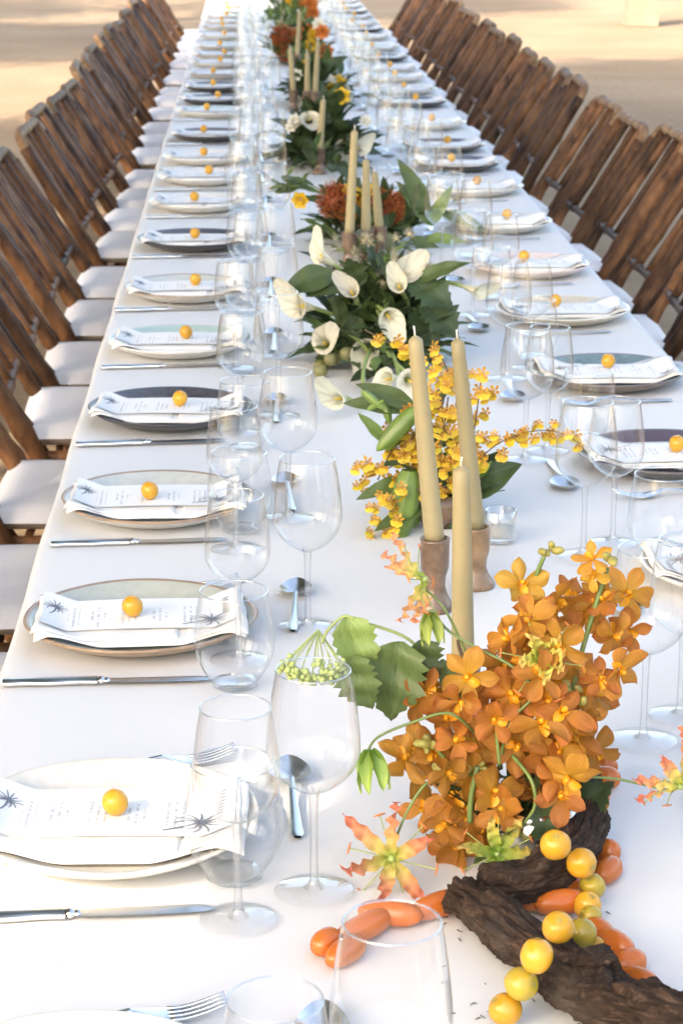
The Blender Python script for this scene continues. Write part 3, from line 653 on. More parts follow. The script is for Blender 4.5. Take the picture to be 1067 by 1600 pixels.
# ---------------------------------------------------------------- place settings
LY = [1.447, 1.975, 2.571, 3.107, 3.672, 4.239, 4.81, 5.477, 6.126, 6.668, 7.139]
LK = ['cream', 'cream', 'tan', 'grey', 'black', 'teal', 'grey', 'black', 'white', 'white', 'white', 'plum', 'teal', 'black', 'plum', 'grey', 'white', 'grey', 'teal', 'white', 'grey', 'white', 'teal', 'white', 'grey', 'white', 'white', 'white']
for y in (205, 169.5, 151, 131.6, 112, 95, 82.5, 69, 53, 39.5, 31, 23): LY.append(on_z(325, y, 0.78).y)
RY = [1.56, 2.16, 2.75, 3.335, 3.923, 4.524, 5.078, 5.73, 6.395, 6.942, 7.421, 8.094, 8.869, 9.385]
RK = ['white', 'cream', 'white', 'plum', 'dteal', 'beige', 'pink', 'white', 'white', 'black', 'plum', 'white', 'black', 'white', 'teal', 'white', 'black', 'teal', 'white', 'black', 'white', 'grey', 'black', 'white', 'grey', 'white', 'white']
for y in (117, 103, 86.5, 71, 54, 42.6, 33): RY.append(on_z(600, y, 0.78).y)
def extend(L, gap=0.58, end=17.6):
    out = [L[0]]
    for y in L[1:]:
        if y - out[-1] > 0.45: out.append(y)
    while out[-1] + gap < end: out.append(out[-1] + gap)
    return out
LY, RY = extend(LY), extend(RY)
def place(side, i, y, kind):
    left = side == 'L'
    ref = 2 if left else 4
    nm = 'tan-rimmed plate' if left else 'blue-centred plate'
    far, near = ('fork', 'knife') if left else ('knife', 'fork')
    if i == ref: where = 'place of the ' + nm
    else:
        k = abs(i - ref) - 1
        where = '%s %s-side place from %s' % (ORD[k], far if i > ref else near, nm)
    short = where
    px = XL + 0.157 if left else XR - 0.157
    rz = 0.0 if left else math.pi
    B = T(px, y, TZ + 0.001) @ RZ(rz)
    W = lambda dx, dy: (B @ Vector((dx, dy, 0)))
    # plate
    pl = ob('plate', PLM[kind]); pl.matrix_basis = B @ RZ(rj(0.5) + (i * 1.3)); 
    tag(pl, PL[kind][3] + (', ' + short if i != ref else ' under a folded napkin'), 'plate', 'plates laid along the table')
    a = RZ(rj(0.05))
    lo, hi, hi2 = NAP[(i * 3 + (0 if left else 1)) % 4]
    n = thing('napkin', 'folded white napkin across the plate, ' + short, 'napkin', W(0, 0), rz + a.to_euler().z, 'napkins on the plates')
    ob('lower_fold', lo, n); ob('upper_fold', hi, n); ob('upper_fold', hi2, n)
    mn = ob('menu_card', MENU); mn.matrix_basis = B @ a
    tag(mn, 'white printed menu card on the napkin, ' + short, 'menu', 'menu cards on the napkins')
    for me in PALM: ob('printed_palm', me, mn)
    tm = ob('cherry_tomato', CHERRY); tx, ty = rj(0.022), -0.003 + rj(0.014)
    tz = rest_z(tx, ty) + 0.0092 + 0.0135
    tm.matrix_basis = B @ T(tx, ty, tz) @ Euler((rj(0.6), rj(0.6), rj(3))).to_matrix().to_4x4()
    tag(tm, 'yellow cherry tomato on the menu card, ' + short, 'tomato', 'yellow tomatoes on the menu cards')
    ob('stem_scar', SCAR, tm)
    # cutlery
    k = thing('table_knife', 'steel table knife beside the plate, ' + short, 'knife', W(-0.146 + rj(0.006), -0.171 + rj(0.008)), rz + R(4) + rj(0.04), 'table knives')
    for nme, me in zip(('handle', 'bolster', 'blade'), KN): ob(nme, me, k)
    f = thing('table_fork', 'steel table fork beside the plate, ' + short, 'fork', W(-0.085 + rj(0.008), 0.150 + rj(0.006)), rz + R(13) + rj(0.08), 'table forks')
    ob('handle', HANDLE, f); ob('tines', TINES, f)
    s = thing('dessert_spoon', 'steel dessert spoon beyond the plate, ' + short, 'spoon', W(0.188 + rj(0.01), -0.02 + rj(0.02)), rz + R(90) + rj(0.06), 'dessert spoons')
    ob('handle', HANDLE, s); ob('bowl', BOWL, s)
    # glasses
    GA = {('L', 0): (0.150, -0.172), ('L', 1): (0.122, -0.182), ('L', 2): (0.120, -0.10), ('L', 3): (0.115, -0.19), ('L', 4): (0.12, -0.10), ('R', 1): (0.180, -0.11), ('R', 2): (0.150, -0.175), ('R', 3): (0.175, -0.10)}.get((side, i), (0.128 + rj(0.02), -0.13 + rj(0.03)))
    GB = {('L', 0): (0.230, -0.092), ('L', 1): (0.191, -0.127), ('L', 2): (0.205, 0.015), ('L', 3): (0.190, -0.04), ('L', 4): (0.185, 0.02), ('R', 1): (0.233, -0.04), ('R', 2): (0.200, -0.115), ('R', 3): (0.217, -0.045)}.get((side, i), (0.198 + rj(0.02), -0.05 + rj(0.03)))
    GT = {('L', 0): (0.105, -0.27), ('L', 1): (0.118, -0.097), ('L', 2): (0.116, -0.190), ('L', 3): (0.120, -0.105), ('R', 2): (0.095, -0.112), ('R', 3): (0.10, -0.17)}.get((side, i), (0.118 + rj(0.01), -0.215 + rj(0.015)))
    p = W(*GA); wine_glass(p.x, p.y, WG_A, 'smaller stemmed wine glass, ' + short, 'smaller wine glasses')
    p = W(*GB); wine_glass(p.x, p.y, WG_B, 'larger stemmed wine glass, ' + short, 'larger wine glasses')
    p = W(*GT); tumbler(p.x, p.y, 'clear stemless tumbler, ' + short)
    off = 0.003 if left else 0.075
    YY = LY if left else RY; yc = y if i < 3 or i > len(YY) - 3 else sum(YY[i - 2:i + 3]) / 5
    chair((XL - off) if left else (XR + off), yc + rj(0.025), rz + rj(0.07), short)
for i, y in enumerate(LY): place('L', i, y, LK[i % len(LK)])
for i, y in enumerate(RY): place('R', i, y, RK[i % len(RK)])

# ---------------------------------------------------------------- candles
def candle(base, top, r, label, holder_h, hmat='holder', foot=0.024, cup=0.0185, group='taper candles on the table', hgroup='stoneware candle holders', wick_bend=0.004):
    base = Vector(base); top = Vector(top)
    h = thing('candle_holder', 'brown stoneware holder, ' + label.replace('olive taper candle', 'under candle'), 'candle holder', (base.x, base.y, TZ + 0.001), 0, hgroup)
    s = holder_h / 0.09
    prof = [(0.001, 0.0), (foot, 0.0), (foot + 0.001, 0.004), (foot - 0.002, 0.010), (foot * 0.68, 0.020), (foot * 0.56, 0.030), (foot * 0.60, 0.042), (cup * 0.97, 0.054), (cup, 0.068), (cup, 0.086), (cup + 0.0008, 0.089), (cup - 0.003, 0.090), (cup - 0.006, 0.084), (0.001, 0.083)]
    ob('body', MB().lathe([(r_, z * s) for r_, z in prof], 32).mesh('holder_body', M[hmat]), h)
    t = thing('taper_candle', label, 'candle', (base.x, base.y, TZ + holder_h * 0.93), 0, group)
    d = top - Vector((base.x, base.y, TZ + holder_h * 0.93)); L = d.length
    q = d.to_track_quat('Z', 'Y').to_matrix().to_4x4()
    mb = MB(); prof = [(0.001, 0)] + [(r * (1.0 - 0.30 * (k / 14) ** 1.2), L * 0.975 * k / 14) for k in range(15)] + [(r * 0.55, L * 0.985), (r * 0.3, L * 0.995), (0.0006, L)]
    ob('wax', mb.lathe(prof, 20).mesh('candle_wax', M['wax']), t, q)
    mb = MB().tube([(0, 0, L - 0.002), (0.0006, 0, L + 0.005), (wick_bend, 0, L + 0.011)], [0.0013, 0.0011, 0.0014], 6)
    ob('wick', mb.mesh('candle_wick', M['wick']), t, q)
b1 = on_z(678, 953); candle(b1, on_y(648, 524, b1.y), 0.0128, 'olive taper candle leaning beside the yellow orchids', 0.095, wick_bend=-0.003)
b2 = on_z(742, 917); candle(b2, on_y(714, 528, b2.y), 0.0122, 'olive taper candle beside the ribbed votive glass', 0.082, 'holder2', foot=0.025)
b3 = on_y(722, 1130, 2.2); b3.z = TZ; candle(b3, on_y(720, 728, 2.2), 0.0125, 'olive taper candle rising behind the orange orchids', 0.09, wick_bend=0.008)
def far_candles(spec, Y, desc):
    for i, (x, yt) in enumerate(spec):
        yy = Y + 0.045 * ((i * 7) % 3 - 1); tp = on_y(x, yt, yy); bx = tp.x + 0.012 * ((i % 3) - 1)
        candle((bx, yy, TZ), tp, 0.0118, 'olive taper candle %s, %s of its cluster' % (desc, ('tallest', 'middle', 'shortest', 'slimmest')[i]), 0.08)
far_candles([(554, 203), (572, 249), (585, 268)], 5.24, 'among the red pincushion flowers')
far_candles([(505, 155)], 6.9, 'standing alone amid dark calla foliage')
far_candles([(497, 64), (480, 82), (453, 74)], 8.7, 'by the red and yellow flowers')
far_candles([(468, 18)], 10.5, 'by the last orange flowers')
v = on_z(780, 846); vt = thing('votive_holder', 'small ribbed clear glass votive standing beside the candle holder', 'votive', (v.x, v.y, TZ + 0.001))
mb = MB(); mb.lathe([(0.001, 0.001), (0.021, 0.001), (0.0225, 0.004), (0.0225, 0.045), (0.0215, 0.046), (0.0205, 0.045), (0.0205, 0.008), (0.001, 0.008)], 72, wob=lambda a, j: 1 + (0.025 if (int(round(a / (2 * math.pi) * 72)) % 2) else 0) * (1 if 1 < j < 5 else 0)); ob('ribbed_cup', mb.mesh('ribbed_cup', glass_mat('ribbed_glass', base=0.10, gain=0.8, power=1.8)), vt)
ob('wax', MB().lathe([(0.001, 0.009), (0.0195, 0.009), (0.0195, 0.020), (0.001, 0.020)], 24).mesh('votive_wax', M['wax_white']), vt)

# ---------------------------------------------------------------- flower parts
def petal(mb, L, Wd, ang, lift, curl=0.0, cup=0.0, wid=0.6, ruff=0.0, rf=9, m=0, nu=5, nv=7, base=0.0015, twist=0.0, seed=0.0):
    """petal from the centre out along ang; lift = opening angle, curl = bend along its length; uv v runs base -> tip"""
    ca, sa = math.cos(ang), math.sin(ang)
    def fn(u, v):
        s = 2 * u - 1
        w = Wd * 0.5 * (max(0.0, math.sin(math.pi * (0.06 + 0.94 * v) ** (math.log(0.5) / math.log(wid)))) ** 0.75 * (1 if v < 1 else 0) + 0.08 * (1 - v))
        th = lift + curl * v
        r = base + L * (v * math.cos(lift + curl * v * 0.5)); z = L * v * math.sin(lift + curl * v * 0.5)
        y = s * w; zz = cup * (s * s) * w * 2 + ruff * math.sin(v * rf + s * 1.5 + seed) * abs(s) ** 1.2 * (0.3 + v)
        tw = twist * v; y2 = y * math.cos(tw) - zz * math.sin(tw); zz2 = y * math.sin(tw) + zz * math.cos(tw)
        r2 = r - zz2 * math.sin(th); z2 = z + zz2 * math.cos(th)
        return (r2 * ca - y2 * sa, r2 * sa + y2 * ca, z2)
    mb.grid(fn, nu, nv, m)
ORCH, ORCHY, LIPS = [], [], []
for k in range(7):
    rnd = random.Random(k + 3); mb = MB()
    for i, a in enumerate((90, 18, 162, -50, 230)):
        side = i in (1, 2)
        petal(mb, rnd.uniform(0.028, 0.034), 0.017 if not side else 0.0215, R(a) + rnd.uniform(-0.1, 0.1), R(rnd.uniform(-5, 40)), R(rnd.uniform(-70, 25)), cup=rnd.uniform(-0.3, 0.35), wid=0.64, ruff=0.002, rf=7, seed=k * 2 + i, nu=6, nv=9, twist=rnd.uniform(-0.5, 0.5))
    ORCH.append(mb.mesh('orchid_petals', M['orchid'])); me = ORCH[-1].copy(); me.materials.clear(); me.materials.append(M['orchid_y']); ORCHY.append(me)
mb = MB(); petal(mb, 0.014, 0.010, R(-90), R(45), R(-80), cup=0.3, m=0); mb.ball((0, 0.001, 0.005), 0.0032, 8, 6, (1, 1, 1.6)); petal(mb, 0.008, 0.006, R(0), R(60), 0); petal(mb, 0.008, 0.006, R(180), R(60), 0)
LIP = mb.mesh('orchid_lip', M['lip'])
BUDM = MB().ball((0, 0, 0.006), 0.006, 10, 8, (0.8, 0.8, 1.3)).mesh('orchid_bud', M['bud'])
def gloriosa_mesh(seed, matl, reflex, n=6, L=0.058):
    rnd = random.Random(seed); mb = MB()
    for i in range(n):
        petal(mb, L * rnd.uniform(0.8, 1.15), 0.0145, i * 2 * math.pi / n + rnd.uniform(-0.2, 0.2), R(reflex + rnd.uniform(-20, 20)), R(rnd.uniform(-10, 60)), cup=0.25, wid=0.5, ruff=0.0048, rf=26, nu=6, nv=28, twist=rnd.uniform(-1.3, 1.3), seed=i * 1.7)
    me = mb.mesh('gloriosa_petals', matl); st = MB(); an = MB()
    for i in range(6):
        a = i * 1.047 + 0.5; e = Vector((math.cos(a), math.sin(a), -0.15 + 0.2 * rnd.random())) * 0.044
        st.tube(smooth([(0, 0, 0), e * 0.5 + Vector((0, 0, -0.004)), e], 4), 0.0007, 5)
        an.tube([e + Vector((-math.sin(a), math.cos(a), 0.2)) * s for s in (-0.006, 0, 0.006)], [0.0006, 0.0013, 0.0006], 5)
    st.ball((0, 0, 0), 0.004, 8, 6, (1, 1, 1.3))
    return me, st.mesh('stamens', M['stem_pale']), an.mesh('anthers', M['anther'])
GLO = [gloriosa_mesh(1, M['gloriosa'], 5), gloriosa_mesh(2, M['gloriosa'], -30), gloriosa_mesh(3, M['gloriosa_g'], 15), gloriosa_mesh(5, M['gloriosa_g'], 35, L=0.035)]
mb = MB()
for i in range(6): petal(mb, 0.040, 0.014, i * 1.047, R(62), R(22), cup=-0.35, wid=0.42, ruff=0.001, nv=9)
GBUD = mb.mesh('gloriosa_bud', M['gloriosa_bud'])
def leaf_mesh(L, Wd, wid=0.4, curl=-0.5, fold=0.25, lob=0.0, matl='leaf', wav=0.0016):
    mb = MB(); nu, nv = 8, 16
    def fn(u, v):
        s = 2 * u - 1
        w = Wd * 0.5 * (max(0, math.sin(math.pi * min(1, 0.02 + 0.98 * v) ** (math.log(0.5) / math.log(wid)))) ** 0.85)
        if lob: w *= 1 + lob * (((v * 7) % 1.0) - 0.5) * (1 if abs(s) > 0.7 else 0.3)
        th = curl * v * 0.5
        return (s * w, L * v * math.cos(th), L * v * math.sin(th) + fold * abs(s) * w + wav * math.sin(v * 15 + s * 2))
    mb.grid(fn, nu, nv); mb.tube([fn(0.5, t / 8) for t in range(9)], [0.0011 * (1 - t / 10) for t in range(9)], 5)
    return mb.mesh('leaf_blade', M[matl])
LF = {'lance': leaf_mesh(0.12, 0.036, 0.42, -0.6, matl='leaf'), 'lance_d': leaf_mesh(0.12, 0.042, 0.45, -0.7, matl='leaf_dark'), 'broad_d': leaf_mesh(0.11, 0.062, 0.4, -0.8, matl='leaf_dark'),
      'pale': leaf_mesh(0.10, 0.03, 0.42, -0.5, matl='leaf_pale'), 'small': leaf_mesh(0.05, 0.02, 0.45, -0.4, matl='leaf'), 'lobed': leaf_mesh(0.085, 0.060, 0.36, -0.5, 0.45, 0.55, 'leaf', wav=0.0035), 'lobed_d': leaf_mesh(0.08, 0.06, 0.45, -0.3, 0.3, 0.6, 'leaf_dark'), 'lobed_p': leaf_mesh(0.075, 0.044, 0.36, -0.6, 0.5, 0.35, 'leaf_pale', wav=0.003)}
def calla_mesh(seed, open_=1.0):
    rnd = random.Random(seed); mb = MB(); nu, nv = 26, 12
    def fn(u, v):
        a = (u - 0.5) * 2 * math.pi * 1.06; front = math.cos(a)           # a=0 is the tip side
        r = 0.0042 + 0.0165 * v ** 1.25 * open_ + 0.016 * max(0, v - 0.66) ** 1.1 * (1.5 + 1.2 * front)
        h = 0.066 * v + 0.016 * v ** 2 * (front * 0.5 + 0.5) - 0.030 * max(0, v - 0.7) * (1.0 - front)
        tip = max(0, front) ** 8 * max(0, v - 0.68) * 0.10
        r += tip * 0.75; h += tip * 0.55 - 0.02 * tip
        r *= 1 + 0.16 * (0.5 - abs(u - 0.5)) * (1 if u < 0.5 else -0.4) * v
        return (r * math.cos(a), r * math.sin(a), h + 0.001 * math.sin(a * 5 + seed) * v)
    mb.grid(fn, nu, nv)
    return mb.mesh('calla_spathe', M['calla'])
CALLA = [calla_mesh(1), calla_mesh(2, 1.25), calla_mesh(3, 0.85)]
SPAD = MB().tube([(0, 0, 0.012), (0.001, 0, 0.03), (0.002, 0, 0.052)], [0.003, 0.0036, 0.0022], 8).mesh('spadix', M['spadix'])
mb = MB(); petal(mb, 0.011, 0.013, R(-70), R(5), R(-20), wid=0.6, nu=4, nv=4); petal(mb, 0.011, 0.013, R(-110), R(5), R(-20), wid=0.6, nu=4, nv=4)
for a in (20, 90, 160, 215, 325): petal(mb, 0.008, 0.0042, R(a), R(15), R(20), m=1, nu=2, nv=4)
mb.ball((0, 0, 0.002), 0.0018, 6, 4, m=1)
ONC = mb.mesh('dancing_orchid', [M['oncidium'], M['oncidium_b']])
def protea_mesh():
    mb = MB(); rnd = random.Random(4); mb.ball((0, 0, 0.012), 0.026, 16, 10, (1, 1, 0.9))
    for k in range(330):
        z = rnd.uniform(-0.35, 1); a = rnd.uniform(0, 6.283); q = math.sqrt(max(0, 1 - z * z)); d = Vector((q * math.cos(a), q * math.sin(a), z))
        p = Vector((0, 0, 0.012)) + d * 0.022; e = p + d * rnd.uniform(0.015, 0.022) + Vector((0, 0, rnd.uniform(0.0, 0.012))) ; md = (p + e) / 2 + d * 0.004
        mb.tube([p, md, e], [0.0009, 0.0008, 0.0006], 3, cap=False); mb.ball(e, 0.0014, 4, 3, m=1)
    return mb.mesh('pincushion_head', [M['protea'], M['protea_t']])
PRO = protea_mesh()
def pod_mesh(L, r, matl, rid=6):
    mb = MB(); prof = [(max(0.0006, r * math.sin(math.pi * min(1, (0.06 + 0.94 * t / 16)) ** 0.8) ** 0.55), L * t / 16) for t in range(17)]
    mb.lathe(prof, 24, wob=lambda a, j: 1 + 0.05 * math.cos(rid * a)); return mb.mesh('pod_body', M[matl])
POD = [pod_mesh(0.085, 0.0125, 'pod'), pod_mesh(0.10, 0.016, 'pod'), pod_mesh(0.12, 0.021, 'pod', 8), pod_mesh(0.11, 0.026, 'pod_dark', 9)]
def fluff_mesh():
    mb = MB(); rnd = random.Random(9); mb.ball((0, 0, 0), 0.005, 8, 6)
    for k in range(60):
        d = Vector((rnd.gauss(0, 1), rnd.gauss(0, 1), rnd.gauss(0.4, 1))).normalized(); mb.tube([d * 0.004, d * rnd.uniform(0.010, 0.017)], [0.0006, 0.0003], 3, cap=False)
    return mb.mesh('seed_head', M['fluff'])
FLUFF = fluff_mesh()
mb = MB(); rnd = random.Random(2)
for k in range(110):
    a = rnd.uniform(0, 6.28); r = 0.033 * math.sqrt(rnd.random()); c = Vector((r * math.cos(a), r * math.sin(a), 0.012 - r * r * 9 + rnd.uniform(-0.004, 0.004)))
    mb.ball(c, rnd.uniform(0.0022, 0.0036), 6, 4)
for k in range(14):
    a = k * 0.45; mb.tube([(0, 0, -0.035), (0.02 * math.cos(a), 0.02 * math.sin(a), -0.01), (0.027 * math.cos(a), 0.027 * math.sin(a), 0.004)], 0.0007, 4, cap=False)
UMBEL = mb.mesh('flower_umbel', M['umbel'])
def small_flower(matl, n=7, L=0.022):
    mb = MB()
    for ring in range(2):
        for i in range(n): petal(mb, L * (1 - 0.3 * ring), 0.014, i * 6.283 / n + ring * 0.4, R(12 + 38 * ring), R(10), cup=0.2, nu=3, nv=4)
    return mb.mesh('blossom', matl)
FL = {'white': small_flower(M['white_fl']), 'orange': small_flower(M['orange_fl']), 'yellow': small_flower(M['yellow_fl'], 6, 0.018), 'red': PRO}

class Arr:
    """one flower arrangement: an Empty on the table that carries its flowers, leaves and stems as parts"""
    def __init__(self, label, x, y, bowl_r=0.05, bowl_h=0.05, bowl_mat='holder'):
        self.o = thing('flower_arrangement', label, 'flowers', (x, y, TZ + 0.001)); self.c = Vector((x, y, TZ + 0.001))
        mb = MB(); prof = [(0.001, 0), (bowl_r * 0.6, 0), (bowl_r * 0.95, bowl_h * 0.45), (bowl_r, bowl_h), (bowl_r * 0.93, bowl_h), (bowl_r * 0.88, bowl_h * 0.5), (0.001, bowl_h * 0.35)]
        ob('bowl', mb.lathe(prof, 36, wob=(lambda a, j: 1 + 0.05 * math.cos(16 * a)) if bowl_mat == 'tin' else None).mesh('flower_bowl', M[bowl_mat]), self.o)
        self.top = self.c + Vector((0, 0, bowl_h))
    def put(self, name, me, m, sub=None):
        o = ob(name, me, self.o, T(-self.c) @ m)
        for n, s in (sub or []): ob(n, s, o)
        return o
    def stem(self, pts, r=0.0016, matl='stem', taper=0.6):
        P = [p - self.c for p in smooth(pts, 6)]; n = len(P)
        return ob('stem', MB().tube(P, [r * (1 - (1 - taper) * i / n) for i in range(n)], 6).mesh('stem', M[matl]), self.o)
    def leaf(self, kind, base, direc, up=(0, 0, 1), s=1.0, name='leaf'):
        d = Vector(direc).normalized(); u = Vector(up); x = d.cross(u)
        x = x.normalized() if x.length > 1e-4 else d.orthogonal().normalized(); z = x.cross(d)
        m = Matrix((x, d, z)).transposed().to_4x4(); m.translation = Vector(base)
        return self.put(name, LF[kind], m @ Matrix.Scale(s, 4))
    def foliage(self, n, rx, ry, h, kinds, seed, s=(0.7, 1.2), z0=0.02):
        rnd = random.Random(seed)
        for k in range(n):
            a = rnd.uniform(0, 6.283); e = rnd.uniform(0.0, 1.0); q = math.sqrt(1 - e * e * 0.9) * rnd.uniform(0.25, 0.95)
            d = Vector((math.cos(a) * rx * q, math.sin(a) * ry * q, z0 + h * e * rnd.uniform(0.5, 1.0)))
            b = self.c + d * rnd.uniform(0.35, 0.75); direc = Vector((d.x / rx, d.y / ry, 0.25 + e * 0.9)) + Vector((rnd.gauss(0, 0.3), rnd.gauss(0, 0.3), rnd.gauss(0, 0.25)))
            if b.z < TZ + 0.02: b.z = TZ + 0.02
            if direc.z < 0.0 and b.z < TZ + 0.06: direc.z = 0.05
            self.leaf(rnd.choice(kinds), b, direc, (rnd.gauss(0, 0.3), rnd.gauss(0, 0.3), 1), rnd.uniform(*s))

def to_cam(p, j=0.5, up=0.25):
    d = (CAM - Vector(p)).normalized(); return d + Vector((rj(j), rj(j), rj(j) + up))

# ---- near arrangement: orange orchids with gloriosa lilies
A = Arr('orange orchid arrangement with gloriosa lilies and hanging lobed leaves', on_z(832, 1345).x, on_z(832, 1345).y, 0.042, 0.062, 'tin')
def zp(x, y): return (600 + x / 2.54, 820 + y / 2.54)     # points read off an enlarged crop
spots = [(570, 385), (610, 330), (690, 300), (640, 420), (800, 355), (745, 285), (870, 300), (960, 275), (965, 420), (905, 430), (930, 575), (860, 610), (830, 675), (760, 560), (700, 470), (560, 520), (500, 450), (480, 560), (660, 560), (720, 640), (215, 640), (160, 660), (330, 600), (300, 700), (250, 745), (420, 650), (500, 665), (560, 700), (640, 690), (370, 800), (440, 770), (540, 800), (620, 790), (700, 770), (790, 770), (830, 890), (760, 850), (130, 890), (200, 900), (280, 860), (450, 870), (530, 870), (620, 870), (150, 1000), (250, 980), (390, 960), (270, 1080), (160, 1130), (240, 1190), (330, 1130), (430, 1060), (470, 1130), (560, 960), (660, 960), (730, 1000), (760, 1110), (700, 1080), (640, 1050), (300, 1270), (230, 1290), (270, 1350), (380, 1220), (450, 1220), (700, 900)]
rs = random.Random(77); spots += [(x + rs.uniform(-45, 45), y + rs.uniform(-45, 45)) for x, y in spots[::3]]
for i, (x, y) in enumerate(spots):
    x, y = zp(x, y); c = (820, 1120); e = ((x - c[0]) / 200) ** 2 + ((y - c[1]) / 280) ** 2
    Y = 1.975 - 0.085 * max(0, 1 - e) + 0.02 * (1 if e > 1 else 0) + rj(0.035) - 0.03 * (y > 1200)
    p = on_y(x, y, Y); A.put('orchid_flower', ORCH[i % 7], frame(p, to_cam(p, 0.85), random.uniform(0, 6.28), random.uniform(0.66, 1.0)), [('lip', LIP)])
for (x, y, s) in [(545, 235, 0.8), (825, 135, 0.62), (340, 890, 0.85), (80, 930, 0.9), (300, 970, 0.6), (830, 205, 0.5), (520, 850, 0.65)]:
    p = on_y(*zp(x, y), 1.93); A.put('orchid_flower', ORCHY[int(x) % 7], frame(p, to_cam(p, 0.5), random.uniform(0, 6.28), s), [('lip', LIP)])
for (cx, cy, n, rr) in [(645, 85, 7, 26), (905, 145, 3, 14), (190, 880, 7, 26), (370, 980, 7, 30), (745, 690, 6, 40), (210, 960, 3, 20), (590, 1235, 14, 30)]:
    for k in range(n):
        p = on_y(*zp(cx + rj(rr), cy + rj(rr)), 1.90 + rj(0.006)); A.put('orchid_bud', BUDM, frame(p, to_cam(p, 1.0), 0, random.uniform(0.55, 1.0)))
def st(pts, Ys, r=0.0017, m='stem', arr=None):
    if not isinstance(Ys, (list, tuple)): Ys = [Ys] * len(pts)
    (arr or A).stem([on_y(x, y, Y) for (x, y), Y in zip(pts, Ys)], r, m, 0.8)
st([zp(460, 970), zp(440, 640), zp(530, 380), zp(640, 110)], [1.93, 1.93, 1.94, 1.93], 0.0026)
st([zp(640, 1000), zp(720, 760), zp(790, 480), zp(885, 170)], [1.93, 1.92, 1.93, 1.94], 0.0028)
st([zp(460, 1000), zp(300, 980), zp(200, 880)], [1.93, 1.9, 1.895], 0.0022); st([zp(340, 1180), zp(345, 1080), zp(370, 960)], 1.885, 0.003)
st([(690, 1062), (640, 1000), (560, 970), (537, 963), (512, 985), (503, 1005)], [1.96, 1.94, 1.93, 1.93, 1.93, 1.93], 0.0016, 'stem_pale')
st([(735, 1035), (712, 985), (690, 945), (665, 922)], [1.90, 1.9, 1.9, 1.92], 0.0014)
st([(780, 1200), (795, 1130), (833, 1085), (805, 1045), (745, 1012), (700, 985), (675, 955), (668, 962)], [1.90, 1.875, 1.87, 1.875, 1.89, 1.9, 1.9, 1.9], 0.0015)
st([(745, 1150), (720, 1125), (694, 1114), (640, 1130), (590, 1152), (574, 1175)], [1.9, 1.875, 1.87, 1.87, 1.87, 1.87], 0.0015)
st([(702, 1208), (665, 1225), (635, 1270), (614, 1322)], [1.88, 1.865, 1.86, 1.86], 0.0015)
st([(840, 1225), (900, 1215), (960, 1217), (1030, 1232)], [1.92, 1.9, 1.9, 1.9], 0.0015)
st([(800, 1180), (830, 1220), (835, 1260), (815, 1290), (800, 1310)], [1.89, 1.865, 1.86, 1.86, 1.86], 0.002)
st([(780, 1195), (775, 1140), (778, 1110)], 1.875, 0.0016); st([(742, 1060), (720, 1020), (715, 1000)], 1.92, 0.002, 'stem_dark')
def glo(x, y, Y, k, nrm, roll, s=1.0):
    p = on_y(x, y, Y); A.put('gloriosa_flower', GLO[k][0], frame(p, nrm, roll, s), [('stamens', GLO[k][1]), ('anthers', GLO[k][2])])
glo(612, 1342, 1.855, 0, (-0.2, -0.8, 0.35), 0.4, 0.95); glo(776, 1335, 1.85, 2, (0.1, -0.8, 0.5), 0.9, 0.8)
glo(662, 905, 1.92, 1, (0.9, -0.3, 0.35), 0.2, 0.85); glo(1062, 1228, 1.90, 1, (0.3, -0.5, -0.5), 1.2, 0.85); glo(848, 1030, 1.885, 3, (0.2, -0.9, 0.4), 0.3, 0.9)
for (x, y, s) in [(578, 1172, 1.0), (671, 958, 0.75)]:
    p = on_y(x, y, 1.87 if y > 1000 else 1.9); A.put('gloriosa_bud', GBUD, frame(p, (0.12, -0.25, -1), 0.4, s))
def hang(kind, x, y, Y, x2, y2, s, face=(0, -1, 0.3)):
    b = on_y(x, y, Y); e = on_y(x2, y2, Y - 0.01); A.leaf(kind, b, e - b, face, s)
hang('lobed_p', 538, 965, 1.93, 580, 1072, 0.95, (0.2, -1, 0.3)); hang('lobed', 545, 1025, 1.925, 580, 1120, 0.70, (-0.3, -1, 0.3)); hang('lobed', 622, 1002, 1.935, 610, 1118, 0.98, (-0.1, -1, 0.25)); hang('lobed', 655, 1000, 1.945, 668, 1060, 0.6, (0.4, -1, 0.2))
hang('lobed_d', 842, 1250, 1.87, 862, 1320, 0.6, (0.4, -1, 0.2)); hang('lance', 690, 1030, 1.95, 705, 1075, 0.5); hang('small', 740, 1090, 1.9, 715, 1078, 0.7)
A.put('green_umbel', UMBEL, frame(on_y(492, 1040, 1.93), (-0.1, -0.55, -0.75), 0, 1.0))
A.foliage(26, 0.09, 0.07, 0.16, ['lance_d', 'lobed_d', 'small'], 3, (0.5, 0.8))

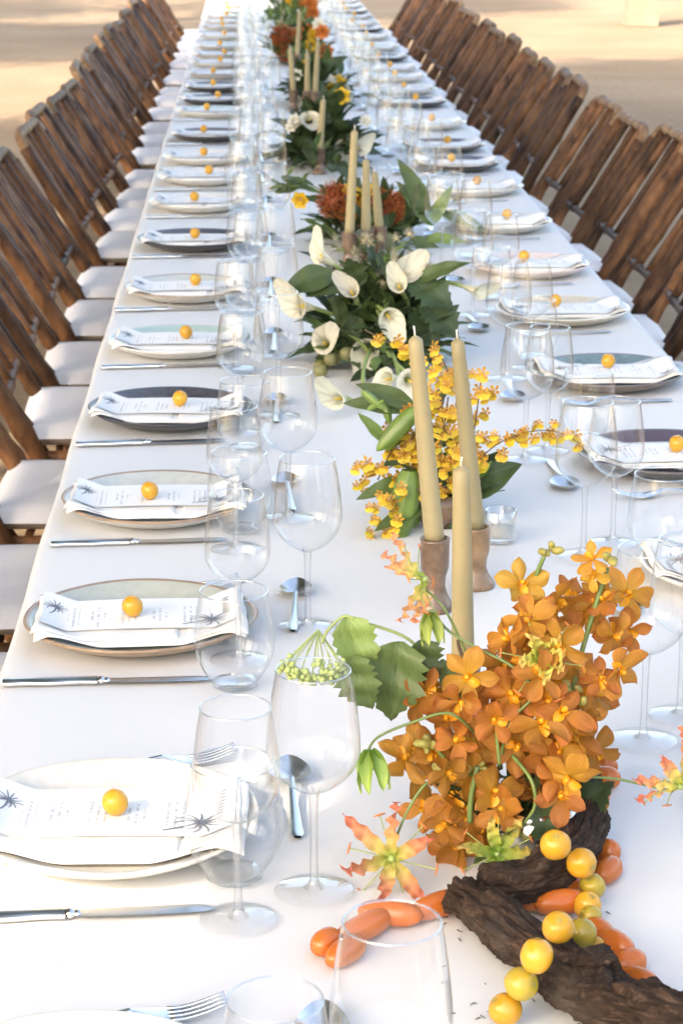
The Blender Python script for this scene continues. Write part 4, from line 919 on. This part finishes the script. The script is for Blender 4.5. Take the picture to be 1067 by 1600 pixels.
# ---- driftwood, strings of tomatoes
def driftwood(label, path, rads, seed, stub=None):
    P = smooth(path, 26); n = len(P); c = P[0].copy(); c.z = TZ
    rr = [rads[min(len(rads) - 2, int(i / (n - 1) * (len(rads) - 1)))] for i in range(n)]
    for i in range(n):
        t = i / (n - 1) * (len(rads) - 1); k = min(len(rads) - 2, int(t)); rr[i] = rads[k] + (rads[k + 1] - rads[k]) * (t - k)
    def nf(p, i, th):
        a = 0.13 * noise.noise(Vector((math.cos(th) * 1.5, math.sin(th) * 1.5, i * 0.09 + seed)))
        g = 0.10 * noise.noise(Vector((math.cos(th) * 7, math.sin(th) * 7, i * 0.05 + seed))) + 0.06 * noise.noise(Vector((math.cos(th) * 14, math.sin(th) * 14, i * 0.16 + seed)))
        rid = 1 - abs(noise.noise(Vector((math.cos(th) * 4.2, math.sin(th) * 4.2, i * 0.045 + seed * 3)))) * 2
        return 1 + a * 2.0 + g * 1.2 + 0.24 * (rid - 0.5) + 0.07 * noise.noise(p * 210) + 0.05 * noise.noise(p * 70)
    o = thing('driftwood', label, 'driftwood', c)
    mb = MB(); mb.tube([p - c for p in P], rr, 72, nf=nf); ob('branch', mb.mesh('driftwood_branch', M['bark']), o)
    if stub:
        Q = smooth(stub[0], 8); mb = MB(); m_ = len(Q); mb.tube([p - c for p in Q], [stub[1] * (1 - 0.45 * i / m_) for i in range(m_)], 28, nf=nf); ob('knot', mb.mesh('driftwood_knot', M['bark']), o)
D1 = [on_z(x, y, z) for x, y, z in ((716, 1398, 0.776), (770, 1432, 0.776), (840, 1486, 0.776), (905, 1538, 0.777), (985, 1578, 0.778), (1090, 1605, 0.779), (1200, 1630, 0.779))]
driftwood('dark weathered driftwood branch under the string of yellow tomatoes', D1, [0.0165, 0.0205, 0.0215, 0.023, 0.025, 0.024, 0.022], 1.7, ([on_z(930, 1560, 0.785), on_z(935, 1515, 0.80), on_z(938, 1490, 0.815)], 0.022))
D2 = [on_z(x, y, z) for x, y, z in ((752, 1385, 0.783), (830, 1375, 0.784), (893, 1335, 0.786), (912, 1270, 0.787), (905, 1215, 0.789), (890, 1175, 0.789))]
driftwood('curved dark driftwood piece lying under the orange orchids', D2, [0.016, 0.0195, 0.020, 0.020, 0.019, 0.014], 8.2)
YT = MB().ball((0, 0, 0), 1, 28, 20, (1, 0.97, 1.04), nf=lambda d: 1 + 0.05 * noise.noise(d * 1.3) - 0.07 * max(0, d.z) ** 14).mesh('yellow_tomato', M['tomato_y'])
SCAR2 = MB().lathe([(0.001, 0.965), (0.10, 0.985), (0.17, 0.99), (0.2, 0.97)], 10, wob=lambda a, j: 1 + 0.25 * math.cos(5 * a)).mesh('stem_scar', M['bud']); YG = YT.copy(); YG.materials.clear(); YG.materials.append(M['tomato_g'])
for i, (x, y, r, z, g) in enumerate([(867, 1320, 24, 0.830, 0), (908, 1349, 24, 0.800, 0), (925, 1385, 20.5, 0.772, 1), (917, 1415, 22, 0.768, 0), (908, 1458, 24.5, 0.785, 1), (872, 1449, 26, 0.815, 0), (838, 1493, 26.5, 0.8195, 0), (814, 1537, 27.5, 0.792, 1), (789, 1577, 26.5, 0.768, 0), (922, 1432, 18, 0.766, 1), (930, 1478, 15, 0.765, 0)]):
    p = on_z(x, y, z); dist = (p - CAM).dot(_f); rad = r * dist / F_PX
    lo = TZ + rad + 0.001
    if p.z < lo: p = on_z(x, y, lo)
    o = ob('yellow_tomato', YG if g else YT); o.matrix_basis = T(p) @ Euler((rj(1.6), rj(1.6), rj(3))).to_matrix().to_4x4() @ Matrix.Diagonal((rad * (1 + rj(0.04)), rad, rad * (1 + rj(0.06)), 1))
    ob('stem_scar', SCAR2, o)
    tag(o, '%s cherry tomato, %s in the string curling over the driftwood' % ('greenish' if g else 'golden yellow', ('first', 'second', 'third', 'fourth', 'fifth', 'sixth', 'seventh', 'eighth', 'last', 'ninth', 'tenth')[i]), 'tomato', 'yellow tomatoes strung over the driftwood')
FIG = YT.copy(); FIG.materials.clear(); FIG.materials.append(M['fig'])
OT = MB().ball((0, 0, 0), 1, 24, 18, (1, 1, 1), nf=lambda d: (1 + 0.07 * noise.noise(d * 1.4 + Vector((3, 1, 2)))) * (1 + 0.10 * (1 - abs(d.z)) ** 0.5 * abs(d.z))).mesh('orange_tomato', M['tomato_o'])
OV = [((501, 1478), (518, 1466)), ((522, 1498), (558, 1474)), ((534, 1467), (600, 1432)), ((572, 1424), (648, 1430)), ((655, 1424), (714, 1404)),
      ((940, 1195), (950, 1200)), ((930, 1214), (958, 1216)), ((922, 1236), (938, 1246)), ((940, 1330), (957, 1332)), ((940, 1368), (957, 1352)), ((866, 1392), (896, 1384)), ((822, 1412), (850, 1408)), ((848, 1420), (902, 1412)), ((925, 1450), (945, 1462)), ((943, 1465), (977, 1484)), ((970, 1510), (994, 1500)), ((982, 1527), (1016, 1540))]
for i, ((x0, y0), (x1, y1)) in enumerate(OV):
    zz = TZ + 0.0125; a, b = on_z(x0, y0, zz), on_z(x1, y1, zz); d = b - a; Lh = max(d.length / 2 + 0.008, 0.0125); rr = 0.0118 if i not in (5, 7, 8) else 0.0125
    if i in (11, 12, 10): a.z = b.z = zz + 0.004
    o = ob('orange_tomato', OT); o.matrix_basis = T((a + b) / 2) @ d.to_track_quat('Z', 'Y').to_matrix().to_4x4() @ Matrix.Diagonal((rr, rr, Lh, 1))
    wh = 'under the gloriosa lily' if i < 5 else ('beside the wine glass foot behind the driftwood' if i < 8 else 'between driftwood and yellow tomatoes')
    k = i if i < 5 else (i - 5 if i < 8 else i - 8)
    tag(o, 'oblong orange tomato %s, %s of its row' % (wh, ('first', 'second', 'third', 'fourth', 'fifth', 'sixth', 'seventh', 'eighth', 'ninth')[k]), 'tomato', 'orange tomatoes around the driftwood')
mb = MB(); rnd = random.Random(5)
for k in range(60):
    p = on_z(rnd.uniform(690, 1000), rnd.uniform(1400, 1600), TZ + 0.0015); a = rnd.uniform(0, 3); L = rnd.uniform(0.0008, 0.003)
    d = Vector((math.cos(a), math.sin(a), 0)) * L; mb.tube([p - d, p + d], [0.0004, 0.0006], 4)
o = ob('bark_crumbs', mb.mesh('bark_crumbs', M['bark'])); tag(o, 'tiny dark bark crumbs scattered on the cloth by the driftwood', 'crumbs', kind='stuff')

# ---- second arrangement: yellow dancing orchids and green pods
B_ = Arr('yellow dancing orchid arrangement with green pods behind the candles', on_z(690, 835).x, on_z(690, 835).y + 0.05, 0.04, 0.05)
Yb = B_.c.y
paths = [[(570, 515), (600, 532), (640, 548), (655, 545)], [(690, 560), (700, 590), (690, 650), (705, 720), (720, 780)], [(752, 590), (745, 640), (738, 690), (730, 740)], [(575, 745), (610, 730), (650, 705), (690, 730)], [(598, 825), (615, 795), (650, 765), (700, 760)], [(735, 730), (775, 695), (820, 676), (865, 674), (905, 692)], [(640, 690), (665, 650), (690, 620)], [(590, 750), (620, 690), (660, 660)], [(700, 620), (690, 690), (680, 740)]]
for k, pa in enumerate(paths):
    P3 = [on_y(x, y, Yb - 0.03 + 0.02 * ((k * 5) % 4 - 1.5)) for x, y in pa]; B_.stem(P3 + [B_.top] if k not in (0, 5) else ([B_.top] + P3 if k == 5 else P3 + [B_.top]), 0.0011, 'stem_dark')
    S = smooth(P3, 10)
    for q in S[::1]:
        for _ in range(1 if k in (0, 5) else 2):
            if random.random() < (0.40 if k == 0 else 0.50):
                p = q + Vector((rj(0.026), rj(0.02), rj(0.022))) * (0.6 if k in (0, 5) else 1.0)
                B_.put('dancing_orchid', ONC, frame(p, to_cam(p, 0.7), rj(0.6), random.uniform(0.75, 1.25)))
def pod(arr, k, x0, y0, x1, y1, Y, s=None):
    a, b = on_y(x0, y0, Y), on_y(x1, y1, Y - 0.01); d = b - a
    arr.put('green_pod', POD[k], frame(a, d, 0, s or d.length / (0.085, 0.10, 0.12, 0.11)[k]))
for q in [(1, 650, 640, 588, 705), (1, 598, 622, 610, 665), (0, 628, 650, 612, 690), (0, 568, 612, 600, 640), (2, 640, 735, 622, 855), (3, 690, 745, 700, 850), (1, 748, 745, 768, 720), (2, 600, 700, 650, 640), (0, 575, 640, 600, 625), (3, 742, 770, 770, 760)]: pod(B_, q[0], *q[1:], Yb - 0.02 + rj(0.03))
for (x, y, x2, y2, kd, s) in [(640, 640, 560, 622, 'lance', 0.8), (650, 640, 600, 610, 'lance', 0.8), (650, 650, 690, 610, 'lance', 0.6), (720, 800, 690, 850, 'broad_d', 0.8), (730, 770, 772, 740, 'broad_d', 0.8), (660, 800, 610, 840, 'pale', 0.9), (600, 690, 572, 652, 'pale', 0.6), (640, 750, 600, 760, 'lance', 0.7), (700, 830, 640, 850, 'pale', 0.9)]:
    b = on_y(x, y, Yb); e = on_y(x2, y2, Yb - 0.02); B_.leaf(kd, b, e - b, (0, -0.8, 0.6), s)
B_.foliage(30, 0.10, 0.09, 0.16, ['lance', 'pale', 'lance_d', 'broad_d', 'small'], 11, (0.5, 0.9))

# ---- third arrangement: calla lilies and dark foliage
def calla(arr, x, y, Y, aim, roll, k=0, s=1.0, stem_to=None):
    """x,y: pixel of the flower's mouth; aim: direction in which the flower opens"""
    p = on_y(x, y, Y); n = Vector(aim).normalized(); base = p - n * 0.058 * s
    arr.put('calla_lily', CALLA[k], frame(base, n, roll, s), [('spadix', SPAD)])
    arr.stem([base + n * 0.004, base - n * 0.05 + Vector((0, 0, -0.01)), (base + arr.top) / 2 + Vector((0, -0.02, 0.0)), arr.top], 0.0042, 'stem_pale', 0.9)
C_ = Arr('white calla lily arrangement with dark green foliage', on_z(595, 575).x, on_z(595, 575).y + 0.06, 0.07, 0.06)
Yc = C_.c.y
for (x, y, dy, aim, roll, k, s) in [(497, 398, -0.05, (-0.7, -0.45, 0.5), 1.5, 0, 1.05), (548, 453, -0.10, (-0.3, -0.75, 0.6), 2.6, 2, 0.9), (634, 425, -0.06, (0.35, -0.6, 0.7), 0.5, 1, 1.0), (622, 445, -0.10, (-0.25, -0.8, 0.5), 2.0, 2, 0.9), (462, 478, -0.10, (-0.75, -0.6, 0.2), 2.2, 1, 1.1), (610, 498, -0.15, (0.2, -0.85, -0.15), -1.2, 1, 0.95), (572, 548, -0.16, (-0.25, -0.9, 0.05), -1.6, 1, 1.05), (503, 535, -0.12, (-0.3, -0.85, 0.3), 0.8, 1, 1.0), (600, 592, -0.34, (-0.6, -0.75, 0.12), -1.0, 1, 1.0), (643, 596, -0.36, (0.1, -0.9, 0.12), -1.4, 1, 1.1), (522, 625, -0.49, (-0.5, -0.8, 0.1), 2.0, 0, 1.0), (748, 455, -0.05, (0.8, -0.4, -0.2), 0.4, 2, 0.9)]:
    calla(C_, x, y, Yc + dy, aim, roll, k, s * 0.78)
C_.foliage(420, 0.19, 0.21, 0.25, ['lance_d', 'lance_d', 'lance', 'lobed_d', 'small', 'pale', 'small'], 21, (0.4, 0.85))
for (x, y, x2, y2, kd, s) in [(520, 430, 442, 440, 'broad_d', 0.95), (545, 440, 490, 445, 'broad_d', 0.8), (640, 440, 700, 470, 'lobed_d', 1.2), (660, 470, 725, 530, 'lobed_d', 1.2), (650, 480, 690, 560, 'lobed_d', 1.1), (650, 440, 720, 400, 'lance', 0.9), (600, 500, 540, 600, 'lance_d', 1.1), (560, 470, 530, 580, 'lance_d', 1.0), (640, 480, 700, 590, 'lance_d', 1.0)]:
    b = on_y(x, y, Yc - 0.06); e = on_y(x2, y2, Yc - 0.10); C_.leaf(kd, b, e - b, (0, -0.7, 0.7), s)
for k in range(34):
    p = on_y(520 + 15 * k % 170 + rj(12), 385 + rj(40) + 20, Yc + rj(0.05)); C_.put('seed_head', FLUFF, frame(p, to_cam(p, 0.8), 0, random.uniform(0.7, 1.1)))
for k in range(9):
    p = on_y(550 + rj(60), 565 + rj(18), Yc - 0.1 + rj(0.04)); C_.put('green_fruit', FIG, T(p) @ Matrix.Scale(0.013, 4))

# ---- fourth arrangement: pincushion flowers, leafy branch
D_ = Arr('red pincushion flower arrangement with tall leafy branch', on_z(590, 380).x - 0.03, 5.5, 0.07, 0.06)
Yd = 5.5
for (x, y, s) in [(525, 318, 1.1), (548, 325, 1.0), (603, 335, 1.05), (585, 318, 0.9), (612, 322, 0.8)]:
    p = on_y(x, y, Yd - 0.06); D_.put('pincushion_flower', PRO, frame(p, to_cam(p, 0.4, 0.5), 0, s))
for (x, y) in [(548, 300), (578, 300), (470, 312), (560, 312), (575, 322)]:
    p = on_y(x, y, Yd - 0.08); D_.put('yellow_blossom', FL['yellow'], frame(p, to_cam(p, 0.6), 0, 1.3))
for (x, y) in [(560, 378), (600, 378)]:
    p = on_y(x, y, Yd - 0.14); D_.put('green_fruit', FIG, T(p) @ Matrix.Scale(0.027, 4))
D_.stem([on_y(620, 370, Yd), on_y(660, 345, Yd), on_y(690, 330, Yd), on_y(680, 300, Yd)], 0.002)
for (x, y, x2, y2, kd, s) in [(668, 335, 640, 270, 'lance', 1.15), (672, 350, 642, 302, 'lance', 1.0), (672, 352, 694, 308, 'pale', 1.0), (690, 332, 728, 343, 'lance', 0.9), (665, 372, 720, 372, 'pale', 0.9), (640, 370, 690, 400, 'lance', 1.0), (630, 385, 680, 425, 'pale', 1.0), (640, 395, 700, 415, 'lance', 1.0), (470, 290, 415, 300, 'small', 1.2), (480, 290, 440, 275, 'small', 1.2), (620, 340, 640, 300, 'broad_d', 0.9)]:
    b = on_y(x, y, Yd - 0.05); e = on_y(x2, y2, Yd - 0.08); D_.leaf(kd, b, e - b, (0, -0.8, 0.5), s * 1.15)
for k in range(8):
    p = on_y(690 + rj(50), 350 + rj(50), Yd); D_.put('seed_head', FLUFF, frame(p, to_cam(p, 0.8), 0, 0.9))
for pts in ([(560, 350), (510, 318), (470, 314)], [(560, 345), (500, 300), (470, 290), (418, 300)], [(560, 345), (505, 300), (478, 286), (440, 276)]):
    D_.stem([on_y(x, y, Yd - 0.07) for x, y in pts], 0.0018)
for k, (x, y) in enumerate([(500, 302), (485, 296), (470, 288), (455, 292), (440, 296), (430, 300), (490, 290), (460, 280), (448, 278), (505, 310), (515, 305), (425, 296), (495, 316)]):
    b = on_y(x, y, Yd - 0.07); D_.leaf('small' if k % 3 else 'lance', b, (-0.8 + 0.5 * (k % 3), -0.3, 0.45 - 0.3 * (k % 2)), (0, -0.6, 0.8), 0.9 if k % 3 else 0.5)
D_.foliage(200, 0.21, 0.22, 0.20, ['lance', 'lance_d', 'pale', 'small', 'lobed_d'], 31, (0.4, 0.9))

C_.foliage(110, 0.15, 0.50, 0.10, ['lance_d', 'lance', 'small', 'pale'], 22, (0.4, 0.8))
D_.foliage(160, 0.17, 0.75, 0.12, ['lance_d', 'lance', 'small', 'pale', 'lobed_d'], 32, (0.4, 0.8))
# ---- the arrangements farther down the table
def far_arr(label, cx, Y, w, h, nf, kinds, seed, flowers, callas=()):
    a = Arr(label, cx, Y, 0.06, 0.05); rnd = random.Random(seed)
    a.foliage(nf, w, w * 1.3, h, kinds, seed, (0.6, 1.1)); a.foliage(120, w * 0.75, 1.0, h * 0.55, kinds + ['small', 'lance'], seed + 1, (0.5, 0.9))
    for (kind, x, y, s) in flowers:
        p = on_y(x, y, Y - 0.08 + rnd.uniform(-0.05, 0.05)); nm = {'white': 'white_blossom', 'orange': 'orange_blossom', 'yellow': 'yellow_blossom', 'red': 'pincushion_flower'}[kind]
        a.put(nm, FL[kind], frame(p, to_cam(p, 0.5), rnd.uniform(0, 6), s))
    for (x, y, aim, s) in callas: calla(a, x, y, Y - 0.12, aim, rnd.uniform(-2, 2), 1, s)
    return a
far_arr('dark leafy arrangement with three upright white callas', on_z(505, 262).x, 7.1, 0.21, 0.26, 230, ['lance_d', 'broad_d', 'lance_d', 'lobed_d'], 41, [('white', 460, 190, 1.2), ('white', 455, 200, 1.0), ('orange', 548, 267, 1.4), ('yellow', 545, 268, 1.2), ('yellow', 560, 275, 1.0), ('white', 570, 190, 1.0), ('yellow', 535, 150, 1.6)], [(484, 184, (0.1, -0.8, 0.5), 1.05), (541, 228, (-0.1, -0.9, 0.2), 1.1), (563, 232, (0.6, -0.7, 0.2), 0.9)])
far_arr('leafy arrangement of cream blossoms and arching leaves', on_z(510, 165).x - 0.03, 9.0, 0.22, 0.22, 120, ['lance_d', 'lance', 'broad_d'], 47, [('white', 463, 118, 1.3), ('white', 490, 135, 1.3), ('yellow', 528, 130, 2.0), ('yellow', 535, 150, 1.8), ('yellow', 520, 140, 1.8), ('white', 515, 128, 1.4), ('white', 465, 160, 1.3)], [(538, 158, (0.3, -0.8, 0.3), 1.0)])
far_arr('colourful arrangement of red, orange and yellow blossoms', on_z(470, 120).x, 11.0, 0.27, 0.26, 130, ['lance', 'pale', 'small', 'lance_d'], 51, [('red', 442, 58, 1.3), ('red', 446, 88, 1.2), ('red', 437, 62, 1.0), ('orange', 473, 60, 2.0), ('orange', 482, 50, 1.9), ('orange', 508, 80, 2.0), ('yellow', 492, 55, 2.4), ('yellow', 487, 85, 2.2), ('yellow', 490, 105, 2.2), ('yellow', 475, 100, 1.6), ('orange', 462, 55, 1.8), ('orange', 504, 50, 1.8), ('white', 498, 38, 1.6), ('orange', 470, 75, 1.6), ('yellow', 486, 70, 2.0)])
far_arr('farthest arrangement of white and coral blossoms in bright greenery', on_z(458, 60).x, 13.6, 0.3, 0.3, 170, ['pale', 'lance', 'pale', 'small'], 61, [('white', 443, 33, 2.2), ('white', 440, 12, 2.4), ('white', 448, 20, 2.0), ('orange', 478, 12, 2.6), ('orange', 485, 6, 2.4), ('orange', 490, 20, 2.0), ('orange', 483, 22, 2.0), ('white', 495, 36, 1.8), ('orange', 475, 40, 1.8), ('yellow', 450, 5, 2.0)])
far_arr('leafy arrangement at the table end with pale blossoms', on_z(450, 8).x - 0.02, 16.2, 0.25, 0.22, 60, ['pale', 'lance'], 71, [('white', 445, 2, 2.2), ('orange', 470, -4, 2.2)])
